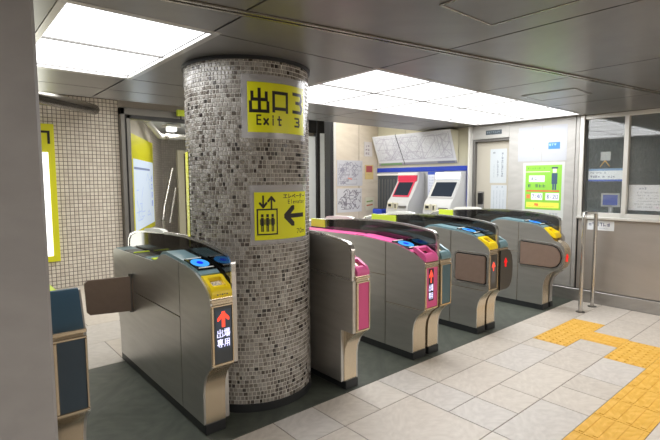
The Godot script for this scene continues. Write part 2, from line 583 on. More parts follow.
func build_ceiling() -> void:
	var c := setting("ceiling", "dark grey metal panel ceiling")
	simple_box(c, "slab", M.ceiling_void, -2.6, 7.6, CEIL + 0.075, CEIL + 0.2, -4.45, 3.6)
	simple_box(c, "soffit_edge", M.ceiling_metal, -2.6, 5.79, CEIL, CEIL + 0.5, -4.5, -4.452)
	simple_box(c, "upper_slab", M.hall_wall, -2.6, 6.2, 2.62, 2.74, -7.3, -4.5)
	var rear := PackedVector2Array([Vector2(-2.6, seam_z(-2.6) - 0.03), Vector2(5.79, seam_z(5.79) - 0.03), Vector2(5.79, -4.45), Vector2(-2.6, -4.45)])
	var front := PackedVector2Array([Vector2(-2.6, seam_z(-2.6) + 0.03), Vector2(5.79, seam_z(5.79) + 0.03), Vector2(5.79, 3.5), Vector2(-2.6, 3.5)])
	var cells := []
	# strip ahead of the lamps
	for x in [[-2.6, -0.15], [-0.15, 1.1], [1.1, 2.29], [2.29, 3.55], [3.55, 4.8], [4.8, 5.79]]:
		cells.append([rear, x[0], x[1], -2.19, 0.0])
	# strip of the lamps
	for x in [[-2.6, -0.9], [-0.9, 0.44], [1.13, 2.275], [5.665, 5.79]]:
		cells.append([rear, x[0], x[1], -3.535, -2.19])
	for x in [[-2.6, -0.15], [-0.15, 1.1], [1.1, 2.29], [2.29, 3.55], [3.55, 4.8], [4.8, 5.79]]:
		cells.append([rear, x[0], x[1], -4.03, -3.535])
		cells.append([rear, x[0], x[1], -4.45, -4.03])
	for z in [[-2.6, 1.0], [1.0, 3.5]]:
		for x in [[-2.6, -0.2], [-0.2, 1.08], [1.08, 2.27], [2.27, 3.42], [3.42, 4.6], [4.6, 5.79]]:
			cells.append([front, x[0], x[1], z[0], z[1]])
	for q in cells:
		var g := 0.006
		var rect := PackedVector2Array([Vector2(q[1] + g, q[3] + g), Vector2(q[2] - g, q[3] + g), Vector2(q[2] - g, q[4] - g), Vector2(q[1] + g, q[4] - g)])
		for poly in Geometry2D.intersect_polygons(q[0], rect):
			var st := begin()
			prism(st, poly, Vector3(0, CEIL, 0), Vector3(1, 0, 0), Vector3(0, 0, 1), Vector3(0, 0.02, 0))
			part(c, "ceiling_panel", st, M.ceiling_metal)
	# the slanting trim between the two ceiling fields
	var t := setting("trim_1", "slanting metal trim strip across the ceiling")
	var a := Vector2(-2.6, seam_z(-2.6))
	var b := Vector2(5.78, seam_z(5.78))
	var d := (b - a).normalized()
	var n := Vector2(-d.y, d.x)
	for k in [-1.0, 1.0]:
		var st := begin()
		var w := 0.016
		var off: Vector2 = n * k * 0.017
		prism(st, PackedVector2Array([a + off - n * w * 0.5, b + off - n * w * 0.5, b + off + n * w * 0.5, a + off + n * w * 0.5]), Vector3(0, CEIL - 0.008, 0), Vector3(1, 0, 0), Vector3(0, 0, 1), Vector3(0, 0.03, 0))
		part(t, "strip", st, M.trim_metal)
	# access hatches
	hatch(Vector2(4.0, -2.06), Vector2(4.37, -1.62), "small square access hatch in ceiling near the window", M.lamp_frame, 0.008)
	hatch(Vector2(1.67, -1.23), Vector2(2.07, -0.80), "taped square access hatch in ceiling at top edge", M.trim_metal, 0.012)

func hatch(a: Vector2, b: Vector2, label: String, m: Material, w: float) -> void:
	var h := thing("ceiling_hatch", label, "hatch", Vector3(0, 0, 0))
	h.position = Vector3((a.x + b.x) / 2, CEIL, (a.y + b.y) / 2)
	var s := (b - a).abs()
	simple_box(h, "hatch_lid", M.ceiling_metal, -s.x / 2 + w, s.x / 2 - w, -0.003, 0.0, -s.y / 2 + w, s.y / 2 - w, 0.001)
	simple_box(h, "frame_strip", m, -s.x / 2, s.x / 2, -0.005, 0.0, -s.y / 2 - w / 2, -s.y / 2 + w / 2, 0.001)
	simple_box(h, "frame_strip", m, -s.x / 2, s.x / 2, -0.005, 0.0, s.y / 2 - w / 2, s.y / 2 + w / 2, 0.001)
	simple_box(h, "frame_strip", m, -s.x / 2 - w / 2, -s.x / 2 + w / 2, -0.005, 0.0, -s.y / 2, s.y / 2, 0.001)
	simple_box(h, "frame_strip", m, s.x / 2 - w / 2, s.x / 2 + w / 2, -0.005, 0.0, -s.y / 2, s.y / 2, 0.001)

# ---------------------------------------------------------------- lamps
const DOWN := Basis(Vector3(1, 0, 0), Vector3(0, 0, -1), Vector3(0, 1, 0))

func panel_lamp(label: String, x0: float, z0: float, nx: int, nz: int, px: float, pz: float, y: float, energy: float, col: Color, group := "") -> void:
	var w := px * nx
	var d := pz * nz
	var t := thing("ceiling_light", label, "light", Vector3(x0 + w / 2, y, z0 - d / 2), group)
	var f := 0.034
	var st := begin()
	box2(st, -w / 2 - f, w / 2 + f, -0.003, 0.02, d / 2 - 0.004, d / 2 + f)
	box2(st, -w / 2 - f, w / 2 + f, -0.003, 0.02, -d / 2 - f, -d / 2 + 0.004)
	box2(st, -w / 2 - f, -w / 2 + 0.004, -0.003, 0.02, -d / 2, d / 2)
	box2(st, w / 2 - 0.004, w / 2 + f, -0.003, 0.02, -d / 2, d / 2)
	part(t, "frame", st, M.lamp_frame)
	simple_box(t, "backing", M.frame_grey, -w / 2, w / 2, 0.034, 0.05, -d / 2, d / 2)
	for i in range(1, nx):
		simple_box(t, "divider", M.frame_grey, -w / 2 + px * i - 0.007, -w / 2 + px * i + 0.007, 0.013, 0.034, -d / 2, d / 2, 0.001)
	for k in range(1, nz):
		simple_box(t, "divider", M.frame_grey, -w / 2, w / 2, 0.012, 0.033, -d / 2 + pz * k - 0.009, -d / 2 + pz * k + 0.009, 0.001)
	for i in nx:
		for k in nz:
			var cx := -w / 2 + px * (i + 0.5)
			var cz := -d / 2 + pz * (k + 0.5)
			simple_box(t, "diffuser", M.lamp_diffuser, cx - px / 2 + 0.006, cx + px / 2 - 0.006, 0.02, 0.032, cz - pz / 2 + 0.0075, cz + pz / 2 - 0.0075, 0.001)
			area_light("panel_glow", Vector3(cx, 0.016, cz), Vector2(px - 0.0135, pz - 0.0175), col, energy, DOWN, t)

func build_lights() -> void:
	panel_lamp("two-panel square ceiling light beside the round pillar at upper left", 0.462, -2.2, 1, 2, 0.65, 0.662, CEIL, 1.1, Color(0.99, 0.995, 1.0))
	panel_lamp("long ten-panel ceiling light over the gates and ticket machines", 2.297, -2.2, 5, 2, 0.669, 0.662, CEIL, 1.1, Color(0.99, 0.995, 1.0))
	# lamps of the hall behind the camera and of the space behind the gates
	panel_lamp("ceiling light panel of the hall behind the viewer", 2.4, 1.9, 5, 2, 0.669, 0.662, CEIL - 0.055, 1.5, Color(1, 0.97, 0.93))
	panel_lamp("square ceiling light of the hall behind the viewer on the left", -1.5, 1.7, 2, 2, 0.669, 0.662, CEIL - 0.055, 1.6, Color(1, 0.97, 0.93))
	panel_lamp("ceiling light panel in front of the far panel wall", 3.3, -4.62, 3, 1, 0.669, 0.662, 2.565, 1.3, Color(1, 0.99, 0.96))
	panel_lamp("small ceiling light inside the passage behind its header", 3.2, -7.6, 2, 1, 0.5, 0.5, 2.54, 3.0, Color(1, 0.98, 0.95))
	panel_lamp("ceiling light panel above the passage behind the gates", 1.2, -5.3, 5, 1, 0.669, 0.662, 2.565, 1.5, Color(1, 0.98, 0.92))

# ---------------------------------------------------------------- walls
func tiled_wall(parent: Node3D, o: Vector3, u: Vector3, v: Vector3, w: float, h: float, pitch: float, sd: int, ca: Color, cb: Color) -> void:
	# small square tiles, each a raised chip, joined into one mesh
	var r := RandomNumberGenerator.new()
	r.seed = sd
	var n := u.cross(v).normalized()
	var st := begin()
	var g := pitch * 0.07
	var b := pitch * 0.06
	for j in int(h / pitch):
		for i in int(w / pitch):
			var col := ca.lerp(cb, r.randf())
			st.set_color(col.srgb_to_linear())
			var p := o + u * (i * pitch + g) + v * (j * pitch + g)
			var s := pitch - 2 * g
			chip(st, p, u, v, n, s, s, b, 0.004)
	var m := part(parent, "tiles", st, M.wall_tile)
	m.set_meta("kind", "stuff")

func chip(st: SurfaceTool, p: Vector3, u: Vector3, v: Vector3, n: Vector3, w: float, h: float, b: float, t: float) -> void:
	var q := [p, p + u * w, p + u * w + v * h, p + v * h]
	var k := [p + u * b + v * b + n * t, p + u * (w - b) + v * b + n * t, p + u * (w - b) + v * (h - b) + n * t, p + u * b + v * (h - b) + n * t]
	quad(st, k[0], k[1], k[2], k[3], n)
	var side := [-v, u, v, -u]
	for i in 4:
		var j := (i + 1) % 4
		quad(st, q[i], q[j], k[j], k[i], (side[i] + n * 0.8).normalized())

func build_walls() -> void:
	# tiled wall at the back left, with the passage opening to its right
	var wb := setting("wall_back", "wall of small cream square tiles behind the gates")
	simple_box(wb, "core", M.wall_grout, -2.6, 2.08, 0.0, 2.62, -7.3, -7.1, 0.0)
	tiled_wall(wb, Vector3(0.0, 0.0, -7.0995), Vector3(1, 0, 0), Vector3(0, 1, 0), 2.08, 2.6, 0.052, 11, c8(216, 207, 196), c8(232, 225, 215))
	simple_box(wb, "core", M.hall_wall, 4.7, 6.2, 0.0, 2.62, -7.3, -7.1, 0.0)
	simple_box(wb, "core", M.hall_wall, 2.08, 4.7, 2.49, 2.62, -7.3, -7.1, 0.0)
	# steel frame of the passage opening
	var tf := setting("trim_2", "grey steel frame around the passage opening")
	simple_box(tf, "jamb", M.frame_grey, 2.08, 2.135, 0.0, 2.49, -7.12, -6.99)
	simple_box(tf, "jamb", M.frame_dark, 2.135, 2.16, 0.0, 2.42, -7.12, -7.02)
	simple_box(tf, "jamb", M.frame_grey, 2.16, 2.215, 0.0, 2.40, -7.3, -7.0)
	simple_box(tf, "header", M.frame_grey, 2.08, 4.7, 2.40, 2.50, -7.12, -6.99)
	simple_box(tf, "header", M.frame_dark, 2.135, 4.7, 2.345, 2.40, -7.1, -7.0)
	# far wall of the machine corner
	var wc := setting("wall_corner", "pale panel wall with framed maps left of the ticket machines")
	simple_box(wc, "panel", M.wall_beige, 4.835, 5.335, 0.0, 2.62, -5.6, -5.5)
	simple_box(wc, "panel", M.wall_beige, 5.345, 5.79, 0.0, 2.62, -5.6, -5.5)
	simple_box(wc, "edge_strip", M.aluminium, 4.775, 4.832, 0.0, 2.62, -5.6, -5.49)
	simple_box(wc, "door_post", M.frame_dark, 4.70, 4.772, 0.0, 2.62, -5.62, -5.48)
	# white door leaves set back behind it
	var d2 := setting("door_2", "tall white double door leaves behind the pillar")
	simple_box(d2, "leaf", M.white_panel, 4.4, 5.07, 0.0, 2.2, -6.34, -6.30)
	simple_box(d2, "leaf", M.white_panel, 5.14, 5.42, 0.0, 2.26, -6.30, -6.26)
	simple_box(d2, "post", M.frame_dark, 5.07, 5.14, 0.0, 2.5, -6.36, -6.26)
	simple_box(d2, "post", M.frame_dark, 5.42, 5.5, 0.0, 2.5, -6.36, -6.26)
	simple_box(d2, "header", M.frame_dark, 4.3, 5.5, 2.26, 2.62, -6.36, -6.27)
	# the rest of the hall, out of the picture
	var wl := setting("wall_left", "plain wall of the hall on the left")
	simple_box(wl, "wall", M.hall_wall, -2.75, -2.6, 0.0, 2.74, -7.3, 3.6, 0.0)
	var wf := setting("wall_front", "plain wall of the hall behind the viewer")
	simple_box(wf, "wall", M.hall_wall, -2.75, 7.6, 0.0, 2.4, 3.6, 3.75, 0.0)

func build_corridor() -> void:
	# passage behind the opening: a slanting wall with a lit map, an end wall with a door
	var wc := setting("wall_passage", "slanting passage wall and end wall behind the opening")
	var p0 := Vector3(2.2, 0, -7.31)
	var d := Vector3(0.474, 0, -0.88).normalized()
	var n := Vector3(-d.z, 0, d.x).normalized()
	if n.x < 0:
		n = -n
	var st := begin()
	prism(st, PackedVector2Array([Vector2(0, 0), Vector2(4.2, 0), Vector2(4.2, 2.7), Vector2(0, 2.7)]), p0, d, Vector3.UP, -n * 0.12)
	part(wc, "slanting_wall", st, M.hall_wall)
	tiled_wall(wc, p0 + d * 2.5 + n * 0.001, d, Vector3.UP, 1.6, 2.7, 0.052, 12, c8(214, 208, 200), c8(230, 224, 216))
	simple_box(wc, "end_wall", M.hall_wall, 3.9, 6.2, 0.0, 2.7, -11.0, -10.85, 0.0)
	tiled_wall(wc, Vector3(4.0, 0, -10.849), Vector3(1, 0, 0), Vector3.UP, 1.3, 2.7, 0.052, 13, c8(214, 208, 200), c8(230, 224, 216))
	simple_box(wc, "side_wall", M.hall_wall, 5.6, 5.75, 0.0, 2.7, -11.0, -7.31, 0.0)
	simple_box(wc, "passage_ceiling", M.white_panel, 1.9, 5.8, 2.56, 2.7, -11.0, -7.31, 0.0)
	# lit map sign on the slanting wall
	var s := thing("map_sign", "lit white map board in a tall yellow surround inside the passage", "sign", p0 + d * 1.22 + n * 0.0)
	s.basis = Basis(d, Vector3.UP, n)
	simple_box(s, "surround", M.sign_yellow, -1.18, 1.18, 0.55, 2.2, 0.0, 0.05)
	var im := sheet(256, 160, c8(190, 204, 222))
	route_lines(im, Rect2(14, 30, 190, 110), 10, c8(160, 180, 206), 5, 2.0)
	im.fill_rect(Rect2i(6, 18, 200, 5), c8(110, 124, 156))
	for k in 4:
		write(im, "出口用場"[k], 220, 34 + k * 22, 18, 16, 2.6, c8(120, 140, 190))
	var mm := print_mat(im, 0.45)
	part(s, "lit_screen", sheet_mesh(Vector3(-0.82, 0.64, 0.052), Vector3(1.92, 0, 0), Vector3(0, 1.17, 0)), mm)
	area_light("map_sign_glow", Vector3(0.14, 1.22, 0.06), Vector2(1.9, 1.15), Color(0.9, 0.95, 1.0), 0.12, Basis(Vector3(-1, 0, 0), Vector3.UP, Vector3(0, 0, -1)), s)
	# brown door in a pale frame
	var dr := setting("door_3", "brown door in a pale frame at the end of the passage")
	simple_box(dr, "frame", M.cream, 4.10, 4.24, 0.0, 2.12, -10.0, -9.9)
	simple_box(dr, "frame", M.cream, 4.24, 4.95, 2.05, 2.12, -10.0, -9.9)
	simple_box(dr, "leaf", M.door_brown, 4.24, 4.95, 0.0, 2.05, -9.98, -9.93)
	simple_box(dr, "rail", M.frame_grey, 4.26, 4.9, 0.62, 0.66, -9.93, -9.915)
	simple_box(dr, "rail", M.frame_grey, 4.26, 4.9, 0.92, 0.96, -9.93, -9.915)
	# pipe under the passage ceiling
	var pt := thing("ceiling_pipe", "fat pale duct pipe bending under the passage ceiling", "pipe", Vector3(3.4, 2.4, -9.0))
	st = begin()
	tube(st, [Vector3(-0.5, 0.1, 0.7), Vector3(-0.06, -0.06, 0.06), Vector3(0.0, -0.085, -0.02), Vector3(0.07, -0.09, -0.05), Vector3(0.55, -0.07, -0.06)], 0.05)
	part(pt, "pipe", st, M.aluminium)
	st = begin()
	tube(st, [Vector3(0.10, -0.09, -0.051), Vector3(0.16, -0.087, -0.052)], 0.062)
	part(pt, "collar", st, M.trim_metal)
	# lamp in the passage
	var lp := thing("passage_lamp", "small bright lamp under the ceiling in the passage", "lamp", Vector3(3.62, 2.475, -9.0))
	simple_box(lp, "housing", M.aluminium, -0.14, 0.14, 0.02, 0.07, -0.14, 0.14)
	simple_box(lp, "lamp_diffuser", M.lamp_diffuser, -0.08, 0.08, -0.06, 0.02, -0.08, 0.08, 0.012)
	area_light("passage_lamp_glow", Vector3(0, -0.064, 0), Vector2(0.14, 0.14), Color(1, 0.98, 0.95), 20.0, DOWN, lp)
	# handrail of the stairs
	var hr := thing("handrail", "bright slanting steel handrail beside the passage door", "handrail", Vector3(3.85, 0, -9.9))
	st = begin()
	tube(st, [Vector3(-0.22, 0.62, 0.25), Vector3(-0.12, 0.9, 0.1), Vector3(0.12, 1.72, 0.0)], 0.04)
	part(hr, "rail", st, M.steel_smooth)
	st = begin()
	tube(st, [Vector3(-0.05, 0.55, 0.2), Vector3(0.1, 1.0, 0.05), Vector3(0.17, 1.3, 0.02)], 0.03)
	part(hr, "rail", st, M.steel_smooth)
	simple_box(hr, "post", M.steel_smooth, -0.24, -0.20, 0.0, 0.64, 0.23, 0.27)

# ---------------------------------------------------------------- pillars
const PC := Vector3(1.656, 0, -2.789)
const PR := 0.411

func build_pillars() -> void:
	var p := thing("round_pillar", "thick round pillar clad in grey and brown mosaic tiles", "pillar", PC)
	var st := begin()
	var seg_n := 96
	for i in seg_n:
		var a := TAU * i / seg_n
		var b := TAU * (i + 1) / seg_n
		var na := Vector3(sin(a), 0, cos(a))
		var nb := Vector3(sin(b), 0, cos(b))
		var r := PR - 0.004
		tri(st, na * r, nb * r, nb * r + Vector3(0, CEIL, 0), na, nb, nb)
		tri(st, na * r, nb * r + Vector3(0, CEIL, 0), na * r + Vector3(0, CEIL, 0), na, nb, na)
	part(p, "grout", st, M.mosaic_grout)
	# mosaic chips
	st = begin()
	var r2 := RandomNumberGenerator.new()
	r2.seed = 99
	var pal := [[c8(170, 166, 160), 22], [c8(152, 147, 140), 30], [c8(134, 128, 120), 22], [c8(112, 105, 97), 13], [c8(82, 75, 69), 8], [c8(48, 43, 41), 5]]
	var pitch := 0.0262
	var rows := int((CEIL - 0.055) / pitch)
	var cols := 98
	for j in rows:
		var y := 0.05 + j * pitch
		var off := r2.randf()
		var i := 0.0
		while i < cols - 0.3:
			var wd: float = [0.8, 1.0, 1.0, 1.15][r2.randi_range(0, 3)]
			if i + wd > cols:
				wd = cols - i
			var pick := r2.randi_range(0, 99)
			var col: Color = pal[0][0]
			for e in pal:
				if pick < e[1]:
					col = e[0]
					break
				pick -= e[1]
			col = col.lightened(r2.randf() * 0.08).darkened(r2.randf() * 0.08)
			st.set_color(col.srgb_to_linear())
			var a0: float = TAU * (i + off + 0.09) / cols
			var a1: float = TAU * (i + off + wd - 0.09) / cols
			var am := (a0 + a1) / 2
			var tilt := r2.randf_range(-0.012, 0.012)
			var n := Vector3(sin(am + tilt), r2.randf_range(-0.01, 0.01), cos(am + tilt)).normalized()
			var e0 := Vector3(sin(a0), 0, cos(a0)) * (PR - 0.003)
			var e1 := Vector3(sin(a1), 0, cos(a1)) * (PR - 0.003)
			var u := (e1 - e0).normalized()
			chip(st, e0 + Vector3(0, y + 0.0023, 0), u, Vector3.UP, n, (e1 - e0).length(), pitch - 0.0046, 0.0016, 0.004)
			i += wd
	var mo := part(p, "mosaic_tiles", st, M.mosaic)
	mo.set_meta("kind", "stuff")
	# dark foot and head rings
	st = begin()
	ring(st, 0.0, 0.05, PR + 0.006)
	part(p, "base_ring", st, M.plinth)
	st = begin()
	ring(st, CEIL - 0.022, CEIL, PR + 0.012)
	part(p, "top_ring", st, M.plinth)
	# grey pillar at the left edge
	var sp := thing("square_pillar", "plain smooth grey painted pillar at the left edge of the view", "pillar", Vector3(-0.15, 0, -1.6))
	simple_box(sp, "shaft", M.pillar_paint, -0.35, 0.355, 0.1, CEIL, -0.3, 0.3, 0.008)
	simple_box(sp, "skirting", M.steel_dark, -0.36, 0.365, 0.0, 0.1, -0.31, 0.31, 0.004)

func ring(st: SurfaceTool, y0: float, y1: float, r: float) -> void:
	for i in 96:
		var a := TAU * i / 96
		var b := TAU * (i + 1) / 96
		var na := Vector3(sin(a), 0, cos(a))
		var nb := Vector3(sin(b), 0, cos(b))
		var lo := Vector3(0, y0, 0)
		var hi := Vector3(0, y1, 0)
		tri(st, na * r + lo, nb * r + lo, nb * r + hi, na, nb, nb)
		tri(st, na * r + lo, nb * r + hi, na * r + hi, na, nb, na)
		for y in [[lo, -1.0], [hi, 1.0]]:
			var n := Vector3(0, y[1], 0)
			tri(st, na * r + y[0], nb * r + y[0], nb * (PR - 0.02) + y[0], n, n, n)
			tri(st, na * r + y[0], nb * (PR - 0.02) + y[0], na * (PR - 0.02) + y[0], n, n, n)

# ---------------------------------------------------------------- ticket gates
const STD := [[-.115,.06],[-.115,.24],[-.105,.30],[-.08,.355],[-.04,.40],[-.012,.418],[0,.43],[0,.805],[-.012,.828],[-.06,.868],[-.12,.905],[-.19,.932],[-.30,.952],[-.62,.982],[-.68,.975],[-.78,.925],[-.86,.912],[-1.70,.905],[-1.74,.88],[-1.74,.50],[-1.70,.42],[-1.65,.35],[-1.63,.24],[-1.63,.06]]
const NOSE := [[-.115,.06],[-.115,.26],[-.105,.33],[-.08,.39],[-.04,.43],[0,.45],[.045,.465],[.085,.50],[.105,.555],[.11,.62],[.105,.69],[.08,.74],[.04,.77],[-.005,.785],[-.02,.80],[-.06,.85],[-.12,.91],[-.19,.94],[-.30,.957],[-.62,.982],[-.68,.975],[-.78,.925],[-.86,.912],[-1.70,.905],[-1.74,.88],[-1.74,.50],[-1.70,.42],[-1.65,.35],[-1.63,.24],[-1.63,.06]]
const FLAT := [[-.115,.06],[-.115,.24],[-.105,.30],[-.08,.355],[-.04,.40],[-.012,.418],[0,.43],[0,.800],[-.012,.818],[-.06,.846],[-.12,.872],[-.19,.894],[-.30,.924],[-.62,.950],[-.68,.956],[-.78,.956],[-.86,.956],[-1.70,.950],[-1.74,.92],[-1.74,.50],[-1.70,.42],[-1.65,.35],[-1.63,.24],[-1.63,.06]]
const STEEP := [[-.115,.06],[-.115,.24],[-.105,.30],[-.08,.355],[-.04,.40],[-.012,.418],[0,.43],[0,.765],[-.008,.785],[-.03,.84],[-.05,.89],[-.07,.94],[-.085,.962],[-.11,.965],[-.14,.93],[-.2,.80],[-.86,.68],[-1.70,.66],[-1.74,.62],[-1.74,.50],[-1.70,.42],[-1.65,.35],[-1.63,.24],[-1.63,.06]]
const FIN := [[-.008,.78],[-.01,.985],[-.022,1.018],[-.055,1.04],[-.16,1.058],[-.36,1.08],[-.65,1.093],[-1.0,1.085],[-1.35,1.068],[-1.60,1.045],[-1.74,1.012],[-1.79,.965],[-1.80,.92],[-1.80,.86]]

func poly_of(a: Array) -> PackedVector2Array:
	var p := PackedVector2Array()
	for q in a:
		p.append(Vector2(q[0], q[1]))
	return p

func rect(z0: float, z1: float, y0: float, y1: float) -> PackedVector2Array:
	return PackedVector2Array([Vector2(z0, y0), Vector2(z1, y0), Vector2(z1, y1), Vector2(z0, y1)])

# height of the top of a body profile at z
var profile := STD
func top_at(z: float) -> float:
	for i in range(8, 18):
		var a: Array = profile[i]
		var b: Array = profile[i + 1]
		if z <= a[0] and z >= b[0]:
			return lerpf(a[1], b[1], (a[0] - z) / maxf(a[0] - b[0], 0.0001))
	return 0.9

# one half of a gate between x0 and x1; out = -1 if its lane is on the left, 1 if on the right
func half(g: Node3D, x0: float, x1: float, out: float, o: Dictionary) -> void:
	profile = o.get("profile", STD)
	var prof := poly_of(NOSE if o.get("nose", false) else profile)
	var st := begin()
	var xo := x0 if out < 0 else x1
	# core stands back from the outer skin
	side_prism(st, prof, x0 + (0.012 if out < 0 else 0.0), x1 - (0.0 if out < 0 else 0.012))
	part(g, "body", st, M.steel_warm)
	# outer skin panels with open joints between them
	var regions := [rect(-.405, .2, .0, 1.2), rect(-1.8, -.413, .0, .621), rect(-1.8, -.413, .629, 1.2)]
	if o.get("split", true) and not o.get("nose", false):
		regions = [rect(-.405, .2, .0, .423), rect(-.405, .2, .431, 1.2), rect(-1.8, -.413, .0, .646), rect(-1.8, -.413, .654, 1.2)]
	for r in regions:
		for poly in Geometry2D.intersect_polygons(prof, r):
			st = begin()
			side_prism(st, poly, xo, xo - out * 0.012)
			part(g, "side_panel", st, M.steel)
	# plinth
	st = begin()
	box2(st, x0 + 0.004, x1 - 0.004, 0.0, 0.062, -1.64, -0.105, 0.004)
	part(g, "plinth", st, M.plinth)
	# coloured cover on the sloping top
	var tops: Array = []
	var lift := 0.006 if profile == FLAT or profile == STEEP else 0.018
	for z in ([-.012, -.03, -.05, -.07, -.085, -.10] if profile == STEEP else [-.125, -.15, -.19, -.24, -.30, -.46, -.62, -.68, -.76]):
		tops.append([z, top_at(z)])
	var cover := PackedVector2Array()
	for q in tops:
		cover.append(Vector2(q[0], q[1] + lift))
	for i in range(tops.size() - 1, -1, -1):
		cover.append(Vector2(tops[i][0], tops[i][1] - 0.012))
	st = begin()
	side_prism(st, cover, x0 + 0.010, x1 - 0.008)
	part(g, "top_cover", st, o.cover)
	# rear deck plates
	for k in [[-.80, -1.02, o.cover], [-1.03, -1.25, o.get("deck", M.deck_dark)], [-1.27, -1.48, o.get("deck", M.deck_dark)], [-1.49, -1.69, o.cover]]:
		st = begin()
		box2(st, x0 + 0.012, x1 - 0.010, top_at((k[0] + k[1]) / 2) - 0.01, top_at((k[0] + k[1]) / 2) + 0.006, k[1], k[0], 0.002)
		part(g, "deck_plate", st, k[2])
	if o.get("strips", false):
		st = begin()
		box2(st, x0 + 0.012, x1 - 0.010, 0.912, 0.923, -1.27, -1.25, 0.002)
		part(g, "marker_strip", st, M.lime)
		st = begin()
		box2(st, x0 + 0.012, x0 + 0.06, 0.915, 0.925, -.90, -.84, 0.002)
		part(g, "marker_strip", st, M.lime)
	# card readers on the slope
	if o.get("readers", false):
		var zc := -0.26
		var slope := atan2(top_at(-.35) - top_at(-.17), 0.18)
		var bs := Basis(Vector3(1, 0, 0), slope)
		var w := x1 - x0 - 0.022
		var rd := Node3D.new()
		rd.name = "card_reader"
		g.add_child(rd, true)
		rd.transform = Transform3D(bs, Vector3(x0 + 0.012 + w * 0.5, top_at(zc) + lift + 0.004, zc))
		st = begin()
		box(st, Vector3(0, -0.004, 0), Vector3(w, 0.012, 0.19), 0.002)
		part(rd, "reader_pad", st, M.black_glass)
		st = begin()
		disc(st, Vector3(0, 0.0035, 0.0), w * 0.44, 0.07, 0.004)
		part(rd, "lit_screen", st, M.reader_glow_a)
		st = begin()
		disc(st, Vector3(0, 0.0042, 0.0), w * 0.16, 0.026, 0.002)
		part(rd, "lit_ring", st, M.reader_glow_b)
		for e in [-1.0, 1.0]:
			st = begin()
			box(st, Vector3(0, 0.003, e * 0.085), Vector3(w * 0.8, 0.003, 0.012), 0.001)
			part(rd, "white_bar", st, M.white_plastic)
	# ticket slot
	if o.has("slot"):
		var ts := Node3D.new()
		ts.name = "ticket_slot"
		g.add_child(ts, true)
		st = begin()
		var sp := poly_of([[.004,.812],[.006,.838],[-.016,.872],[-.06,.892],[-.10,.915],[-.125,.918],[-.125,.89],[-.02,.82]])
		var xm := (x0 + x1) / 2
		var xa := x0 + 0.010
		var xb := x1 - 0.004
		side_prism(st, sp, xa, xa + 0.022)
		side_prism(st, sp, xb - 0.022, xb)
		side_prism(st, poly_of([[.004,.812],[.006,.838],[-.016,.868],[-.04,.872],[-.04,.815]]), xa + 0.0215, xb - 0.0215)
		side_prism(st, poly_of([[-.092,.88],[-.092,.908],[-.10,.915],[-.125,.918],[-.125,.88]]), xa + 0.0215, xb - 0.0215)
		part(ts, "slot_frame", st, o.slot)
		st = begin()
		box2(st, xa + 0.02, xb - 0.02, 0.825, 0.85, -.095, -.038, 0.002)
		part(ts, "slot_mouth", st, o.get("mouth", M.black))
		if o.get("slot_mark", false):
			st = begin()
			for k in 5:
				var cx := xm - 0.028 + 0.014 * k
				box2(st, cx, cx + 0.009, 0.826 + 0.004 * (k % 2), 0.834, .0035, .0062, 0.0005)
			part(ts, "arrow_marks", st, M.flap_brown)
	# framed front panel
	if not o.get("nose", false):
		st = begin()
		var y0 := 0.436
		var y1 := 0.775
		var f := 0.012
		box2(st, x0 + 0.002, x1 - 0.002, y0, y0 + f, -0.004, 0.010)
		box2(st, x0 + 0.002, x1 - 0.002, y1 - f, y1, -0.004, 0.010)
		box2(st, x0 + 0.002, x0 + 0.002 + f * 1.3, y0 + f, y1 - f, -0.004, 0.010)
		box2(st, x1 - 0.002 - f * 0.7, x1 - 0.002, y0 + f, y1 - f, -0.004, 0.010)
		part(g, "panel_frame", st, M.steel_warm)
		var pn := Node3D.new()
		pn.name = "front_panel"
		g.add_child(pn, true)
		st = begin()
		box2(st, x0 + 0.017, x1 - 0.010, y0 + f - 0.002, y1 - f + 0.002, -0.002, 0.004, 0.001)
		part(pn, "panel_sheet", st, o.panel)
		if o.has("display"):
			var dd: Array = o.display
			part(pn, "led_display", sheet_mesh(Vector3(x0 + dd[1], dd[2], 0.0048), Vector3(dd[3], 0, 0), Vector3(0, dd[4], 0)), dd[0])
		st = begin()
		box2(st, x0 + 0.001, x1 - 0.001, 0.788, 0.806, -0.004, 0.008)
		part(g, "chin_strip", st, M.steel_warm)
	# flap leaf resting against the side, in a recess with black slots
	if o.has("leaf"):
		var fl := Node3D.new()
		fl.name = "flap_door"
		g.add_child(fl, true)
		var pts: PackedVector2Array = o.leaf
		var big: PackedVector2Array = Geometry2D.offset_polygon(pts, 0.011, Geometry2D.JOIN_ROUND)[0]
		st = begin()
		side_prism(st, big, xo + out * 0.004, xo - out * 0.004)
		part(fl, "recess", st, M.black)
		st = begin()
		side_prism(st, pts, xo + out * 0.022, xo)
		part(fl, "leaf", st, M.flap_brown)
		st = begin()
		var rim: Array = Geometry2D.offset_polygon(pts, 0.030, Geometry2D.JOIN_ROUND)
		var ro: PackedVector2Array = rim[0]
		band(st, ro, Geometry2D.offset_polygon(pts, 0.013, Geometry2D.JOIN_ROUND)[0], xo + out * 0.010, xo - out * 0.002)
		part(fl, "rim", st, M.steel_smooth)

# a flat band between two outlines of any point counts, swept along x
func band(st: SurfaceTool, outer: PackedVector2Array, inner: PackedVector2Array, xa: float, xb: float) -> void:
	for poly in Geometry2D.clip_polygons(outer_half(outer, true), inner):
		side_prism(st, poly, xa, xb)
	for poly in Geometry2D.clip_polygons(outer_half(outer, false), inner):
		side_prism(st, poly, xa, xb)

